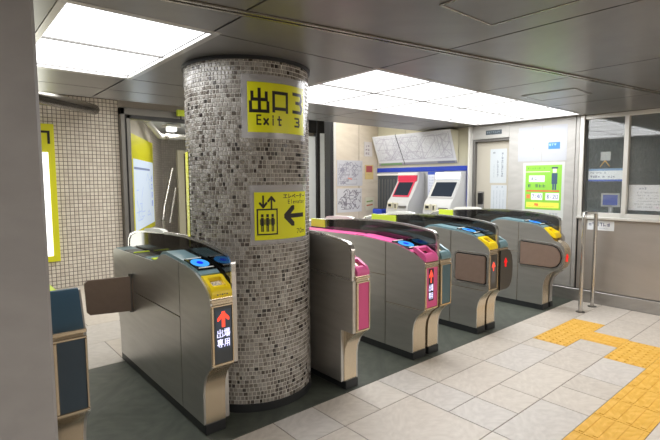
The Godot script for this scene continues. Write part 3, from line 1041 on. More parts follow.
func outer_half(p: PackedVector2Array, upper: bool) -> PackedVector2Array:
	var lo := Vector2(INF, INF)
	var hi := -lo
	for q in p:
		lo = lo.min(q)
		hi = hi.max(q)
	var mid := (lo.y + hi.y) / 2
	var r := rect(lo.x - 1, hi.x + 1, mid, hi.y + 1) if upper else rect(lo.x - 1, hi.x + 1, lo.y - 1, mid)
	return Geometry2D.intersect_polygons(p, r)[0]

func disc(st: SurfaceTool, c: Vector3, rx: float, rz: float, t: float) -> void:
	for k in 24:
		var a := Vector3(cos(TAU * k / 24) * rx, 0, sin(TAU * k / 24) * rz)
		var b := Vector3(cos(TAU * (k + 1) / 24) * rx, 0, sin(TAU * (k + 1) / 24) * rz)
		tri(st, c, c + a, c + b, Vector3.UP, Vector3.UP, Vector3.UP)
		tri(st, c + a, c + b, c + b - Vector3(0, t, 0), a.normalized(), b.normalized(), b.normalized())
		tri(st, c + a, c + b - Vector3(0, t, 0), c + a - Vector3(0, t, 0), a.normalized(), b.normalized(), a.normalized())

func fin(g: Node3D, x0: float, x1: float, m: Material, sticker: float) -> void:
	var outer := poly_of(FIN)
	var inner: PackedVector2Array = Geometry2D.offset_polygon(outer, -0.016)[0]
	var st := begin()
	side_prism(st, inner, x0 + 0.006, x1 - 0.006)
	var f := Node3D.new()
	f.name = "side_screen"
	g.add_child(f, true)
	part(f, "screen_sheet", st, m)
	st = begin()
	band(st, outer, Geometry2D.offset_polygon(outer, -0.0155)[0], x0, x1)
	part(f, "screen_rim", st, M.steel_smooth)
	# pale cap on the rim and lime label at the rear
	st = begin()
	side_prism(st, poly_of([[-.98,1.080],[-1.0,1.092],[-1.06,1.100],[-1.25,1.096],[-1.36,1.085],[-1.39,1.066],[-1.36,1.060]]), x0 - 0.004, x1 + 0.004)
	part(f, "sensor_cap", st, M.white_plastic)
	if sticker != 0.0:
		st = begin()
		box2(st, minf(x0, x1) - 0.004, maxf(x0, x1) + 0.004, 0.968, 1.048, -1.62, -1.40 + 0.12 * (sticker - 1.0), 0.002)
		part(f, "lime_label", st, M.lime)

func led_image(arrow_only: bool, bg: Color, text: bool) -> Image:
	var im := sheet(64, 160, bg)
	var red := c8(255, 70, 50)
	for k in 3:
		seg(im, Vector2(32, 12 + k * 3), Vector2(10, 36 + k * 3), 6, red)
		seg(im, Vector2(32, 12 + k * 3), Vector2(54, 36 + k * 3), 6, red)
	seg(im, Vector2(32, 14), Vector2(32, 64), 14, red)
	if text:
		var wh := c8(214, 214, 255)
		write(im, "出場", 4, 78, 26, 34, 3.6, wh)
		write(im, "専用", 4, 118, 26, 34, 3.6, wh)
	return im

func build_gates() -> void:
	glow("reader_glow_a", Color(0.25, 0.66, 1.0), 0.75)
	glow("reader_glow_b", Color(0.05, 0.12, 1.0), 0.8)
	var led1 := print_mat(led_image(false, c8(40, 46, 54), true), 1.0)
	var led2 := print_mat(led_image(false, c8(16, 12, 18), true), 1.0)
	var led3 := print_mat(led_image(true, c8(58, 56, 54), false), 1.0)

	# gate cut by the grey pillar
	var g := thing("ticket_gate", "steel ticket gate with blue sloping top, half hidden by the grey pillar", "ticket gate", Vector3(0.31, 0, -2.205), "ticket gates")
	half(g, 0.03, 0.166, 1, {"cover": M.slate_blue, "panel": M.slate_deep, "profile": STEEP})
	simple_box(g, "lime_ridge", M.lime, 0.032, 0.085, 0.70, 0.962, -1.0, -0.14, 0.004)
	fin(g, 0.0, 0.03, M.steel, 0.0)
	# gate left of the round pillar
	g = thing("ticket_gate", "steel ticket gate with yellow slot and lit exit-only display left of round pillar", "ticket gate", Vector3(1.091, 0, -2.268), "ticket gates")
	half(g, 0.0, 0.135, -1, {"cover": M.teal, "panel": M.slate, "slot": M.yellow_plastic, "mouth": M.yellow_plastic, "slot_mark": true, "readers": true, "strips": true, "split": false, "display": [led1, 0.028, 0.525, 0.092, 0.22]})
	fin(g, 0.137, 0.165, M.smoked_glass, 0.0)
	extras_lone(g)
	# barrier leaf held out across the lane
	var fl := Node3D.new()
	fl.name = "flap_door"
	g.add_child(fl, true)
	var st := begin()
	var leaf := Geometry2D.offset_polygon(PackedVector2Array([Vector2(-0.295, 0.52), Vector2(-0.02, 0.50), Vector2(-0.02, 0.72), Vector2(-0.305, 0.73)]), 0.02, Geometry2D.JOIN_ROUND)
	prism(st, leaf[0], Vector3(0, 0, -1.30), Vector3(1, 0, 0), Vector3(0, 1, 0), Vector3(0, 0, 0.024))
	part(fl, "leaf", st, M.flap_brown)
	st = begin()
	tube(st, [Vector3(-0.012, 0.47, -1.288), Vector3(-0.012, 0.76, -1.288)], 0.014)
	part(fl, "hinge_post", st, M.steel_dark)
	# gate right of the round pillar
	g = thing("ticket_gate", "dark-sided ticket gate with pink front panel close beside round pillar", "ticket gate", Vector3(2.05, 0, -2.17), "ticket gates")
	half(g, 0.03, 0.155, 1, {"cover": M.pink, "panel": M.pink_panel, "slot": M.pink, "mouth": M.pink})
	fin(g, 0.0, 0.03, M.steel, 0.0)
	st = begin()
	box2(st, 0.004, 0.032, 0.06, 0.79, -1.64, -0.12, 0.003)
	part(g, "side_panel", st, M.steel)
	st = begin()
	box2(st, 0.002, 0.032, 0.43, 0.785, -0.13, -0.001, 0.003)
	part(g, "side_panel", st, M.steel)
	# pink and teal double gate
	g = thing("ticket_gate", "double ticket gate with long pink top, lit arrow display and teal right half", "ticket gate", Vector3(2.842, 0, -2.2), "ticket gates")
	half(g, 0.0, 0.165, -1, {"cover": M.pink, "panel": M.pink_panel, "slot": M.pink, "readers": true, "profile": FLAT, "deck": M.pink, "mouth": M.pink_panel, "display": [led2, 0.045, 0.50, 0.062, 0.255]})
	half(g, 0.197, 0.34, 1, {"cover": M.teal, "panel": M.slate_teal, "slot": M.teal, "mouth": M.teal})
	fin(g, 0.167, 0.195, M.smoked_glass, 1.0)
	# gate with a retracted square flap and a rounded nose
	g = thing("ticket_gate", "double ticket gate with square brown flap in its side and rounded right nose", "ticket gate", Vector3(3.782, 0, -2.21), "ticket gates")
	half(g, 0.0, 0.145, -1, {"cover": M.teal, "panel": M.steel_dark, "slot": M.yellow_plastic, "mouth": M.yellow_plastic, "readers": true, "display": [led3, 0.04, 0.50, 0.07, 0.20], "leaf": Geometry2D.offset_polygon(rect(-.325, -.04, .51, .735), 0.012, Geometry2D.JOIN_ROUND)[0]})
	half(g, 0.177, 0.325, 1, {"cover": M.teal, "panel": M.steel_dark, "slot": M.teal, "mouth": M.teal})
	# rounded front plate and the flap standing out into the wide lane
	st = begin()
	prism(st, poly_of([[.178,.415],[.30,.415],[.345,.43],[.38,.47],[.398,.53],[.402,.60],[.398,.67],[.38,.73],[.345,.775],[.30,.79],[.178,.79]]), Vector3(0, 0, -0.05), Vector3(1, 0, 0), Vector3(0, 1, 0), Vector3(0, 0, 0.066))
	part(g, "round_front_plate", st, M.steel_dark)
	var fw := Node3D.new()
	fw.name = "flap_door"
	g.add_child(fw, true)
	st = begin()
	prism(st, Geometry2D.offset_polygon(PackedVector2Array([Vector2(0.34, 0.50), Vector2(0.56, 0.50), Vector2(0.56, 0.70), Vector2(0.34, 0.70)]), 0.025, Geometry2D.JOIN_ROUND)[0], Vector3(0, 0, -0.30), Vector3(1, 0, 0), Vector3(0, 1, 0), Vector3(0, 0, 0.024))
	part(fw, "leaf", st, M.flap_brown)
	fin(g, 0.147, 0.175, M.smoked_glass, 2.3)
	nose_arrow(g, 0.265, 0.64, 0.0165)
	# last gate, beside the window wall
	g = thing("ticket_gate", "ticket gate with long rounded brown flap in its side nearest the window wall", "ticket gate", Vector3(5.047, 0, -2.18), "ticket gates")
	var stad := PackedVector2Array([Vector2(-.37, .495), Vector2(-.02, .495), Vector2(.03, .515), Vector2(.062, .56), Vector2(.072, .61), Vector2(.062, .66), Vector2(.03, .705), Vector2(-.02, .725), Vector2(-.37, .745)])
	half(g, 0.0, 0.15, -1, {"cover": M.teal, "nose": true, "slot": M.yellow_plastic, "mouth": M.yellow_plastic, "readers": true, "leaf": stad})
	fin(g, 0.152, 0.18, M.smoked_glass, 1.0)
	st = begin()
	side_prism(st, poly_of(STD), 0.182, 0.25)
	part(g, "body", st, M.steel)
	st = begin()
	box2(st, 0.184, 0.248, 0.0, 0.062, -1.64, -0.105, 0.004)
	part(g, "plinth", st, M.plinth)
	nose_arrow(g, 0.06)

func extras_lone(g: Node3D) -> void:
	# outer skin on the pillar side of the lone gate
	var st := begin()
	box2(st, 0.134, 0.164, 0.06, 0.80, -1.62, -0.12, 0.003)
	part(g, "side_panel", st, M.steel)
	st = begin()
	box2(st, 0.134, 0.164, 0.43, 0.80, -0.13, -0.001, 0.003)
	part(g, "side_panel", st, M.steel)

func nose_arrow(g: Node3D, x: float, y := 0.575, z := 0.1115) -> void:
	var st := begin()
	var o := Vector3(x, y, z)
	prism(st, poly_of([[0.0,.075],[.03,.03],[.012,.03],[.012,-.01],[-.012,-.01],[-.012,.03],[-.03,.03]]), o, Vector3(1, 0, 0), Vector3(0, 1, 0), Vector3(0, 0, 0.003))
	part(g, "lit_arrow", st, M.get("arrow_red", glow("arrow_red", Color(1.0, 0.12, 0.12), 0.9)))

# ---------------------------------------------------------------- signs on the round pillar
func curved(parent: Node3D, called: String, m: Material, a0: float, a1: float, y0: float, y1: float, r: float) -> void:
	var st := begin()
	var n := 20
	for i in n:
		var fa := float(i) / n
		var fb := float(i + 1) / n
		var a := deg_to_rad(lerpf(a0, a1, fa))
		var b := deg_to_rad(lerpf(a0, a1, fb))
		var na := Vector3(sin(a), 0, cos(a))
		var nb := Vector3(sin(b), 0, cos(b))
		var lo := Vector3(0, y0, 0)
		var hi := Vector3(0, y1, 0)
		tri(st, na * r + lo, nb * r + lo, nb * r + hi, na, nb, nb, Vector2(fa, 1), Vector2(fb, 1), Vector2(fb, 0))
		tri(st, na * r + lo, nb * r + hi, na * r + hi, na, nb, na, Vector2(fa, 1), Vector2(fb, 0), Vector2(fa, 0))
		var ri := r - 0.0025
		for e in [[lo, -1.0], [hi, 1.0]]:
			var en := Vector3(0, e[1], 0)
			tri(st, na * r + e[0], nb * r + e[0], nb * ri + e[0], en, en, en)
			tri(st, na * r + e[0], nb * ri + e[0], na * ri + e[0], en, en, en)
	part(parent, called, st, m)

func build_signs() -> void:
	var yl := c8(226, 226, 24)
	var bk := c8(26, 24, 28)
	var im := sheet(400, 256, yl)
	write(im, "出", 8, 34, 118, 122, 17, bk)
	write(im, "口", 134, 32, 124, 120, 17, bk)
	write(im, "3", 270, 30, 124, 118, 17, bk)
	write(im, "Exit", 46, 164, 34, 56, 8.5, bk, 1.22)
	write(im, "3", 294, 166, 62, 52, 10, bk)
	var s := thing("exit_sign", "yellow exit sign reading Exit 3 high on the round pillar", "sign", PC)
	curved(s, "film", M.film, -36.0, 31.0, 1.70, 2.075, PR + 0.0040)
	curved(s, "print", print_mat(im, 0.0, 0.3), -31.0, 27.5, 1.735, 2.03, PR + 0.0052)
	im = sheet(360, 256, yl)
	# lift pictogram
	for q in [[16, 92, 126, 92], [16, 226, 126, 226], [16, 92, 16, 226], [126, 92, 126, 226]]:
		seg(im, Vector2(q[0], q[1]), Vector2(q[2], q[3]), 8, bk)
	for k in 3:
		var x := 42.0 + 29.0 * k
		seg(im, Vector2(x, 124), Vector2(x, 126), 14, bk)
		seg(im, Vector2(x, 144), Vector2(x, 172), 16, bk)
		seg(im, Vector2(x - 4, 172), Vector2(x - 4, 208), 6, bk)
		seg(im, Vector2(x + 4, 172), Vector2(x + 4, 208), 6, bk)
		seg(im, Vector2(x - 11, 146), Vector2(x - 11, 172), 4, bk)
		seg(im, Vector2(x + 11, 146), Vector2(x + 11, 172), 4, bk)
	for q in [[48, 22, 48, 80], [48, 80, 30, 58], [48, 80, 66, 58], [94, 26, 94, 84], [94, 26, 76, 48], [94, 26, 112, 48]]:
		seg(im, Vector2(q[0], q[1]), Vector2(q[2], q[3]), 9, bk)
	# left arrow
	seg(im, Vector2(186, 132), Vector2(318, 132), 24, bk)
	seg(im, Vector2(182, 132), Vector2(234, 86), 22, bk)
	seg(im, Vector2(182, 132), Vector2(234, 178), 22, bk)
	write(im, "エレベーター", 166, 10, 28, 26, 3.6, bk)
	write(im, "Elevator", 196, 42, 17, 24, 3.0, bk)
	write(im, "70m", 262, 206, 24, 28, 3.8, bk)
	s = thing("elevator_sign", "yellow lift pictogram sign with left arrow on the round pillar", "sign", PC)
	curved(s, "film", M.film, -30.5, 33.0, 1.055, 1.42, PR + 0.0040)
	curved(s, "print", print_mat(im, 0.0, 0.3), -27.0, 29.5, 1.083, 1.375, PR + 0.0052)
	s = thing("pillar_side_sign", "narrow yellow sign edge on the left flank of the round pillar", "sign", PC)
	curved(s, "sheet", M.sign_yellow, -135.0, -97.0, 1.02, 1.63, PR + 0.0048)

# ---------------------------------------------------------------- right side: window wall and poster wall
func build_right_side() -> void:
	var w := setting("wall_right", "grey steel counter wall and pale poster wall on the right")
	simple_box(w, "counter_panel", M.counter_steel, 5.78, 5.93, 0.15, 0.985, -2.232, 0.6)
	simple_box(w, "counter_panel", M.counter_steel, 5.78, 5.93, 0.15, CEIL, 0.606, 3.6)
	simple_box(w, "poster_panel", M.wall_panel, 5.78, 5.93, 0.15, CEIL, -3.13, -2.30)
	simple_box(w, "corner_post", M.wall_panel, 5.775, 5.93, 0.15, CEIL, -2.294, -2.252)
	simple_box(w, "gap_backing", M.black, 5.80, 5.93, 0.0, CEIL, -2.30, -2.2, 0.0)
	simple_box(w, "door_header", M.wall_panel, 5.78, 5.93, 2.0, CEIL, -3.678, -3.13)
	var wb := setting("wall_bay", "cream wall behind the ticket machines")
	simple_box(w, "bay_end_post", M.aluminium, 5.71, 5.80, 0.0, CEIL, -3.703, -3.678)
	simple_box(wb, "bay_panel", M.cream, 5.79, 5.93, 0.0, 2.62, -4.90, -3.735)
	simple_box(wb, "bay_panel", M.cream, 5.79, 5.93, 0.0, 2.62, -5.50, -4.908)
	simple_box(wb, "outer_wall", M.hall_wall, 6.0, 6.2, 0.0, 2.62, -7.1, -5.6, 0.0)
	simple_box(wb, "outer_wall", M.hall_wall, 5.93, 6.1, 0.0, 2.62, -5.6, -2.36, 0.0)
	simple_box(w, "window_base", M.counter_steel, 5.78, 5.93, 0.985, 2.19, 0.6, 0.62)
	var b := setting("baseboard_right", "dull steel baseboard along the counter wall")
	simple_box(b, "board", M.base_steel, 5.765, 5.93, 0.0, 0.142, -3.13, 3.6, 0.004)
	# window band
	var wi := setting("window_1", "white framed office window above the counter")
	simple_box(wi, "sill", M.aluminium, 5.735, 5.95, 0.987, 1.012, -2.245, 0.6)
	simple_box(wi, "bottom_rail", M.aluminium, 5.80, 5.86, 1.012, 1.06, -2.235, 0.6)
	simple_box(wi, "top_rail", M.aluminium, 5.80, 5.86, 2.135, 2.18, -2.235, 0.6)
	for q in [[-2.25, -2.205, 5.775], [-1.80, -1.755, 5.80], [-0.62, -0.57, 5.80], [0.55, 0.6, 5.80]]:
		simple_box(wi, "post", M.aluminium, q[2], 5.87, 1.012, 2.18, q[0], q[1])
	simple_box(wi, "inner_frame", M.frame_grey, 5.81, 5.85, 1.06, 2.135, -2.205, -2.195)
	for q in [[-2.195, -1.80], [-1.755, -0.62], [-0.57, 0.55]]:
		simple_box(wi, "pane", M.glass, 5.835, 5.841, 1.06, 2.135, q[0], q[1], 0.0)
	# dim office behind the glass
	var o := setting("wall_office", "dark walls of the unlit office behind the window")
	simple_box(o, "back", M.booth_wall, 9.4, 9.55, 0.0, 2.3, -2.5, 0.8, 0.0)
	simple_box(o, "side", M.booth_wall, 5.95, 9.4, 0.0, 2.3, -2.5, -2.36, 0.0)
	simple_box(o, "side", M.booth_wall, 5.93, 9.4, 0.0, 2.3, 0.66, 0.8, 0.0)
	simple_box(o, "lid", M.booth_wall, 5.79, 9.55, 2.2, 2.3, -2.5, 0.8, 0.0)
	# things behind the glass
	var d := thing("office_desk", "dark desk behind the office window", "desk", Vector3(6.35, 0, -1.2))
	simple_box(d, "desk_top", M.steel_dark, -0.4, 0.4, 0.96, 1.0, -1.1, 1.4)
	simple_box(d, "desk_front", M.frame_dark, -0.38, -0.34, 0.0, 0.96, -1.08, 1.38)
	var im := sheet(256, 96, c8(228, 234, 236))
	im.fill_rect(Rect2i(0, 0, 256, 16), c8(120, 160, 200))
	im.fill_rect(Rect2i(0, 82, 256, 14), c8(50, 90, 190))
	fine_print(im, 16, 26, 120, 14, c8(120, 130, 150), 1)
	fine_print(im, 16, 52, 220, 18, c8(60, 70, 110), 2)
	var s := thing("window_notice", "white notice with blue bands inside the office window", "notice", Vector3(5.87, 1.42, -2.0))
	board(s, "card", print_mat(im), M.paper, Vector3(0, 0, -0.175), Vector3(0, 0, 0.355), Vector3(0, 0.145, 0), 0.003)
	s.get_node("print").rotation = Vector3.ZERO
	s = thing("window_notice", "large white text notice low in the right window pane", "notice", Vector3(5.87, 1.10, -1.75))
	im = sheet(256, 160, c8(226, 228, 232))
	fine_print(im, 60, 16, 50, 14, c8(60, 80, 120), 3)
	for k in 6:
		fine_print(im, 36 + 8 * (k % 2), 44 + 18 * k, 180 - 20 * (k % 3), 10, c8(120, 124, 134), 4 + k)
	board(s, "card", print_mat(im), M.paper, Vector3(0, 0, 0.0), Vector3(0, 0, 0.42), Vector3(0, 0.28, 0), 0.003)
	s = thing("window_card", "small pale square card hanging behind the left window pane", "card", Vector3(5.95, 1.66, -2.08))
	simple_box(s, "card", M.card, -0.004, 0.0, 0.0, 0.10, 0.0, 0.105, 0.001)
	var st := begin()
	tube(st, [Vector3(-0.002, 0.0, 0.05), Vector3(-0.002, -0.07, 0.0)], 0.006)
	tube(st, [Vector3(-0.002, 0.0, 0.05), Vector3(-0.002, -0.07, 0.10)], 0.006)
	part(s, "stand", st, M.tactile)
	s = thing("desk_monitor", "small bluish screen on the desk behind the left window pane", "screen", Vector3(6.02, 1.0, -2.08))
	st = begin()
	prism(st, poly_of([[0, .12], [.2, .12], [.19, .28], [.0, .28]]), Vector3(0, 0, 0), Vector3(0, 0, 1), Vector3(0, 1, 0), Vector3(0.02, 0, 0))
	part(s, "shell", st, M.machine_grey)
	simple_box(s, "monitor_face", M.machine_blue, -0.002, 0.0, 0.14, 0.26, 0.02, 0.175, 0.0)
	simple_box(s, "stand", M.machine_grey, 0.0, 0.05, 0.0, 0.14, 0.08, 0.12)
	# label under the window
	im = sheet(256, 84, c8(232, 236, 240))
	fine_print(im, 14, 18, 230, 34, c8(40, 50, 110), 31)
	fine_print(im, 60, 62, 150, 10, c8(140, 150, 170), 32)
	s = thing("counter_label", "white label with blue writing on steel counter below the window", "label", Vector3(5.779, 0.86, -2.13))
	board(s, "plate", print_mat(im), M.paper, Vector3(0, 0, 0), Vector3(0, 0, 0.28), Vector3(0, 0.112, 0), 0.003)
	# door in the poster wall
	var dr := setting("door_1", "pale steel door beside the ticket machines")
	simple_box(dr, "frame", M.frame_grey, 5.80, 5.92, 0.0, 2.0, -3.678, -3.648)
	simple_box(dr, "frame", M.frame_grey, 5.80, 5.92, 1.965, 2.0, -3.648, -3.13)
	simple_box(dr, "leaf", M.door_beige, 5.86, 5.90, 0.0, 1.965, -3.648, -3.135)
	simple_box(dr, "lock_box", M.black, 5.82, 5.86, 1.10, 1.26, -3.60, -3.54)
	simple_box(dr, "lock_plate", M.steel_smooth, 5.845, 5.86, 0.98, 1.28, -3.62, -3.52)

# ---------------------------------------------------------------- ticket machines and the map above
func build_machines() -> void:
	var fr := thing("machine_surround", "blue framed backboard behind the two ticket machines", "backboard", Vector3(5.78, 0, -4.6))
	simple_box(fr, "header", M.machine_blue, -0.03, 0.008, 1.575, 1.645, -0.88, 0.893)
	simple_box(fr, "upright", M.machine_blue, -0.03, 0.008, 0.0, 1.575, 0.862, 0.893)
	simple_box(fr, "backing", M.machine_grey, -0.02, 0.008, 0.0, 1.575, -0.88, 0.835)
	simple_box(fr, "dark_panel", M.slate, -0.03, -0.02, 0.75, 1.52, -0.86, -0.42)
	simple_box(fr, "panel_trim", M.white_plastic, -0.04, -0.02, 1.52, 1.545, -0.88, -0.40)
	var st := begin()
	for k in 6:
		box2(st, -0.036, -0.03, 0.85, 1.46, -0.83 + 0.065 * k, -0.815 + 0.065 * k, 0.001)
	part(fr, "slat_lines", st, M.frame_grey)
	# a poster between the machines
	var im := sheet(96, 160, c8(222, 228, 244))
	im.fill_rect(Rect2i(0, 0, 96, 14), c8(60, 90, 190))
	im.fill_rect(Rect2i(0, 140, 96, 20), c8(50, 80, 190))
	for k in 8:
		fine_print(im, 10, 24 + 13 * k, 70, 7, c8(150, 160, 190), 60 + k)
	var s := thing("fare_notice", "white and blue fare notice between the ticket machines", "notice", Vector3(5.755, 1.05, -4.42))
	board(s, "card", print_mat(im), M.paper, Vector3(0, 0, 0), Vector3(0, 0, 0.3), Vector3(0, 0.52, 0), 0.004)
	# machine with the red hood
	var m := thing("ticket_machine", "ticket machine with red hood and small tilted screen", "ticket machine", Vector3(5.745, 0, -4.90), "ticket machines")
	machine(m, 0.42, M.machine_red, 0.06, 0.32, false)
	m = thing("ticket_machine", "wide grey ticket machine with lit white header and large screen", "ticket machine", Vector3(5.745, 0, -4.19), "ticket machines")
	machine(m, 0.45, M.machine_grey, 0.06, 0.39, true)
	# tilted route map
	var ll := Vector3(5.77, 1.69, -5.44)
	var right := Vector3(0, 0, 1.53)
	var up := Vector3(-0.185, 0.468, 0)
	im = sheet(768, 256, c8(216, 219, 226))
	route_lines(im, Rect2(20, 16, 725, 200), 70, c8(190, 193, 203), 71, 2.0)
	route_lines(im, Rect2(20, 30, 725, 180), 26, c8(180, 178, 194), 72, 3.0)
	im.fill_rect(Rect2i(0, 236, 768, 20), c8(150, 150, 160))
	im.fill_rect(Rect2i(20, 238, 230, 16), c8(120, 160, 110))
	im.fill_rect(Rect2i(600, 238, 150, 16), c8(110, 116, 140))
	s = thing("route_map_board", "long pale route map board tilted forward above the ticket machines", "map")
	s.position = ll
	board(s, "board", print_mat(im), M.cream, Vector3.ZERO, right, up, 0.02)
	st = begin()
	var n := right.cross(up).normalized()
	tube(st, [right * 0.365 + up * 0.02 + n * 0.004, right * 0.33 + up * 0.98 + n * 0.004, right * 0.33 + up * 1.02 - n * 0.01], 0.004, 6)
	part(s, "seam_cord", st, M.frame_dark)
	for e in [0.0, 1.0]:
		st = begin()
		prism(st, PackedVector2Array([Vector2(0, 0), Vector2(-0.185, 0.468), Vector2(0.01, 0.468)]), right * e - Vector3(0, 0, 0.008), Vector3(1, 0, 0), Vector3(0, 1, 0), Vector3(0, 0, 0.016))
		part(s, "bracket", st, M.cream)
	s = thing("waste_bin", "small blue bin left of the ticket machine with red hood", "bin", Vector3(5.55, 0, -5.2))
	simple_box(s, "shell", M.machine_blue, -0.1, 0.1, 0.0, 0.98, -0.1, 0.1, 0.01)
	simple_box(s, "lid", M.frame_dark, -0.08, 0.08, 0.98, 0.985, -0.08, 0.08)

func machine(m: Node3D, w: float, hood: Material, sa: float, sb: float, lit: bool) -> void:
	# side profile, x towards the hall is negative; swept along z
	var prof := PackedVector2Array([Vector2(0, 0), Vector2(-0.32, 0), Vector2(-0.32, 0.80), Vector2(-0.40, 0.86), Vector2(-0.40, 0.98), Vector2(-0.36, 1.12), Vector2(-0.30, 1.18), Vector2(-0.14, 1.42), Vector2(-0.12, 1.56), Vector2(0, 1.56)])
	var st := begin()
	prism(st, prof, Vector3.ZERO, Vector3(1, 0, 0), Vector3(0, 1, 0), Vector3(0, 0, w))
	part(m, "body", st, M.machine_grey)
	var a := Vector3(-0.30, 1.18, 0)
	var b := Vector3(-0.14, 1.42, 0)
	var u := (b - a)
	var nrm := Vector3(-u.y, u.x, 0).normalized()
	st = begin()
	var l := u.length()
	var un := u.normalized()
	var zs := Vector3(0, 0, 1)
	prism(st, PackedVector2Array([Vector2(sa - 0.02, 0.01), Vector2(sb + 0.04, 0.01), Vector2(sb + 0.04, l), Vector2(sa - 0.02, l)]), a, zs, un, nrm * 0.012)
	part(m, "bezel", st, hood)
	st = begin()
	prism(st, PackedVector2Array([Vector2(sa, 0.03), Vector2(sb + 0.02, 0.03), Vector2(sb + 0.02, l - 0.02), Vector2(sa, l - 0.02)]), a + nrm * 0.0125, zs, un, nrm * 0.003)
	part(m, "touch_panel", st, M.screen_dark)
	st = begin()
	if lit:
		box2(st, -0.155, -0.11, 1.455, 1.55, 0.03, w - 0.015, 0.006)
	else:
		box2(st, -0.155, -0.11, 1.425, 1.515, 0.02, w - 0.03, 0.006)
	if lit:
		part(m, "lit_header_sign", st, glow("header_glow", Color(0.95, 0.97, 1.0), 1.2))
		area_light("header_glow_light", Vector3(-0.158, 1.503, w / 2), Vector2(w - 0.05, 0.085), Color(0.95, 0.97, 1.0), 0.35, Basis(Vector3(0, 0, 1), Vector3.UP, Vector3(1, 0, 0)) * Basis(), m)
	else:
		part(m, "hood", st, hood)
		st = begin()
		box2(st, -0.148, -0.11, 1.517, 1.562, 0.02, w - 0.03, 0.004)
		part(m, "header_strip", st, M.white_plastic)
	# slots, keys and trays on the console
	for q in [[0.03, 0.13, 1.02, 1.10], [0.16, 0.22, 1.0, 1.10]]:
		st = begin()
		box2(st, -0.405, -0.365, q[2], q[3], q[0], q[1], 0.003)
		part(m, "slot_plate", st, M.cream)
		st = begin()
		box2(st, -0.41, -0.404, q[2] + 0.02, q[3] - 0.02, q[0] + 0.02, q[1] - 0.02, 0.001)
		part(m, "slot_mouth", st, M.black)
	st = begin()
	box2(st, -0.408, -0.39, 0.89, 0.95, 0.04, w * 0.55, 0.003)
	part(m, "return_tray", st, M.black)
	st = begin()
	box2(st, -0.408, -0.36, 1.03, 1.06, w * 0.6, w * 0.92, 0.003)
	part(m, "receipt_slot", st, M.frame_grey)

# ---------------------------------------------------------------- notices and posters
func wall_sheet(called: String, label: String, category: String, im: Image, z0: float, z1: float, y0: float, y1: float, x := 5.779) -> void:
	var s := thing(called, label, category, Vector3(x, y0, z0))
	board(s, "paper", print_mat(im), M.paper, Vector3.ZERO, Vector3(0, 0, z1 - z0), Vector3(0, y1 - y0, 0), 0.002)

func back_sheet(called: String, label: String, category: String, im: Image, x0: float, x1: float, y0: float, y1: float) -> void:
	var s := thing(called, label, category, Vector3(x0, y0, -5.497))
	board(s, "paper", print_mat(im), M.frame_grey, Vector3.ZERO, Vector3(x1 - x0, 0, 0), Vector3(0, y1 - y0, 0), 0.004)

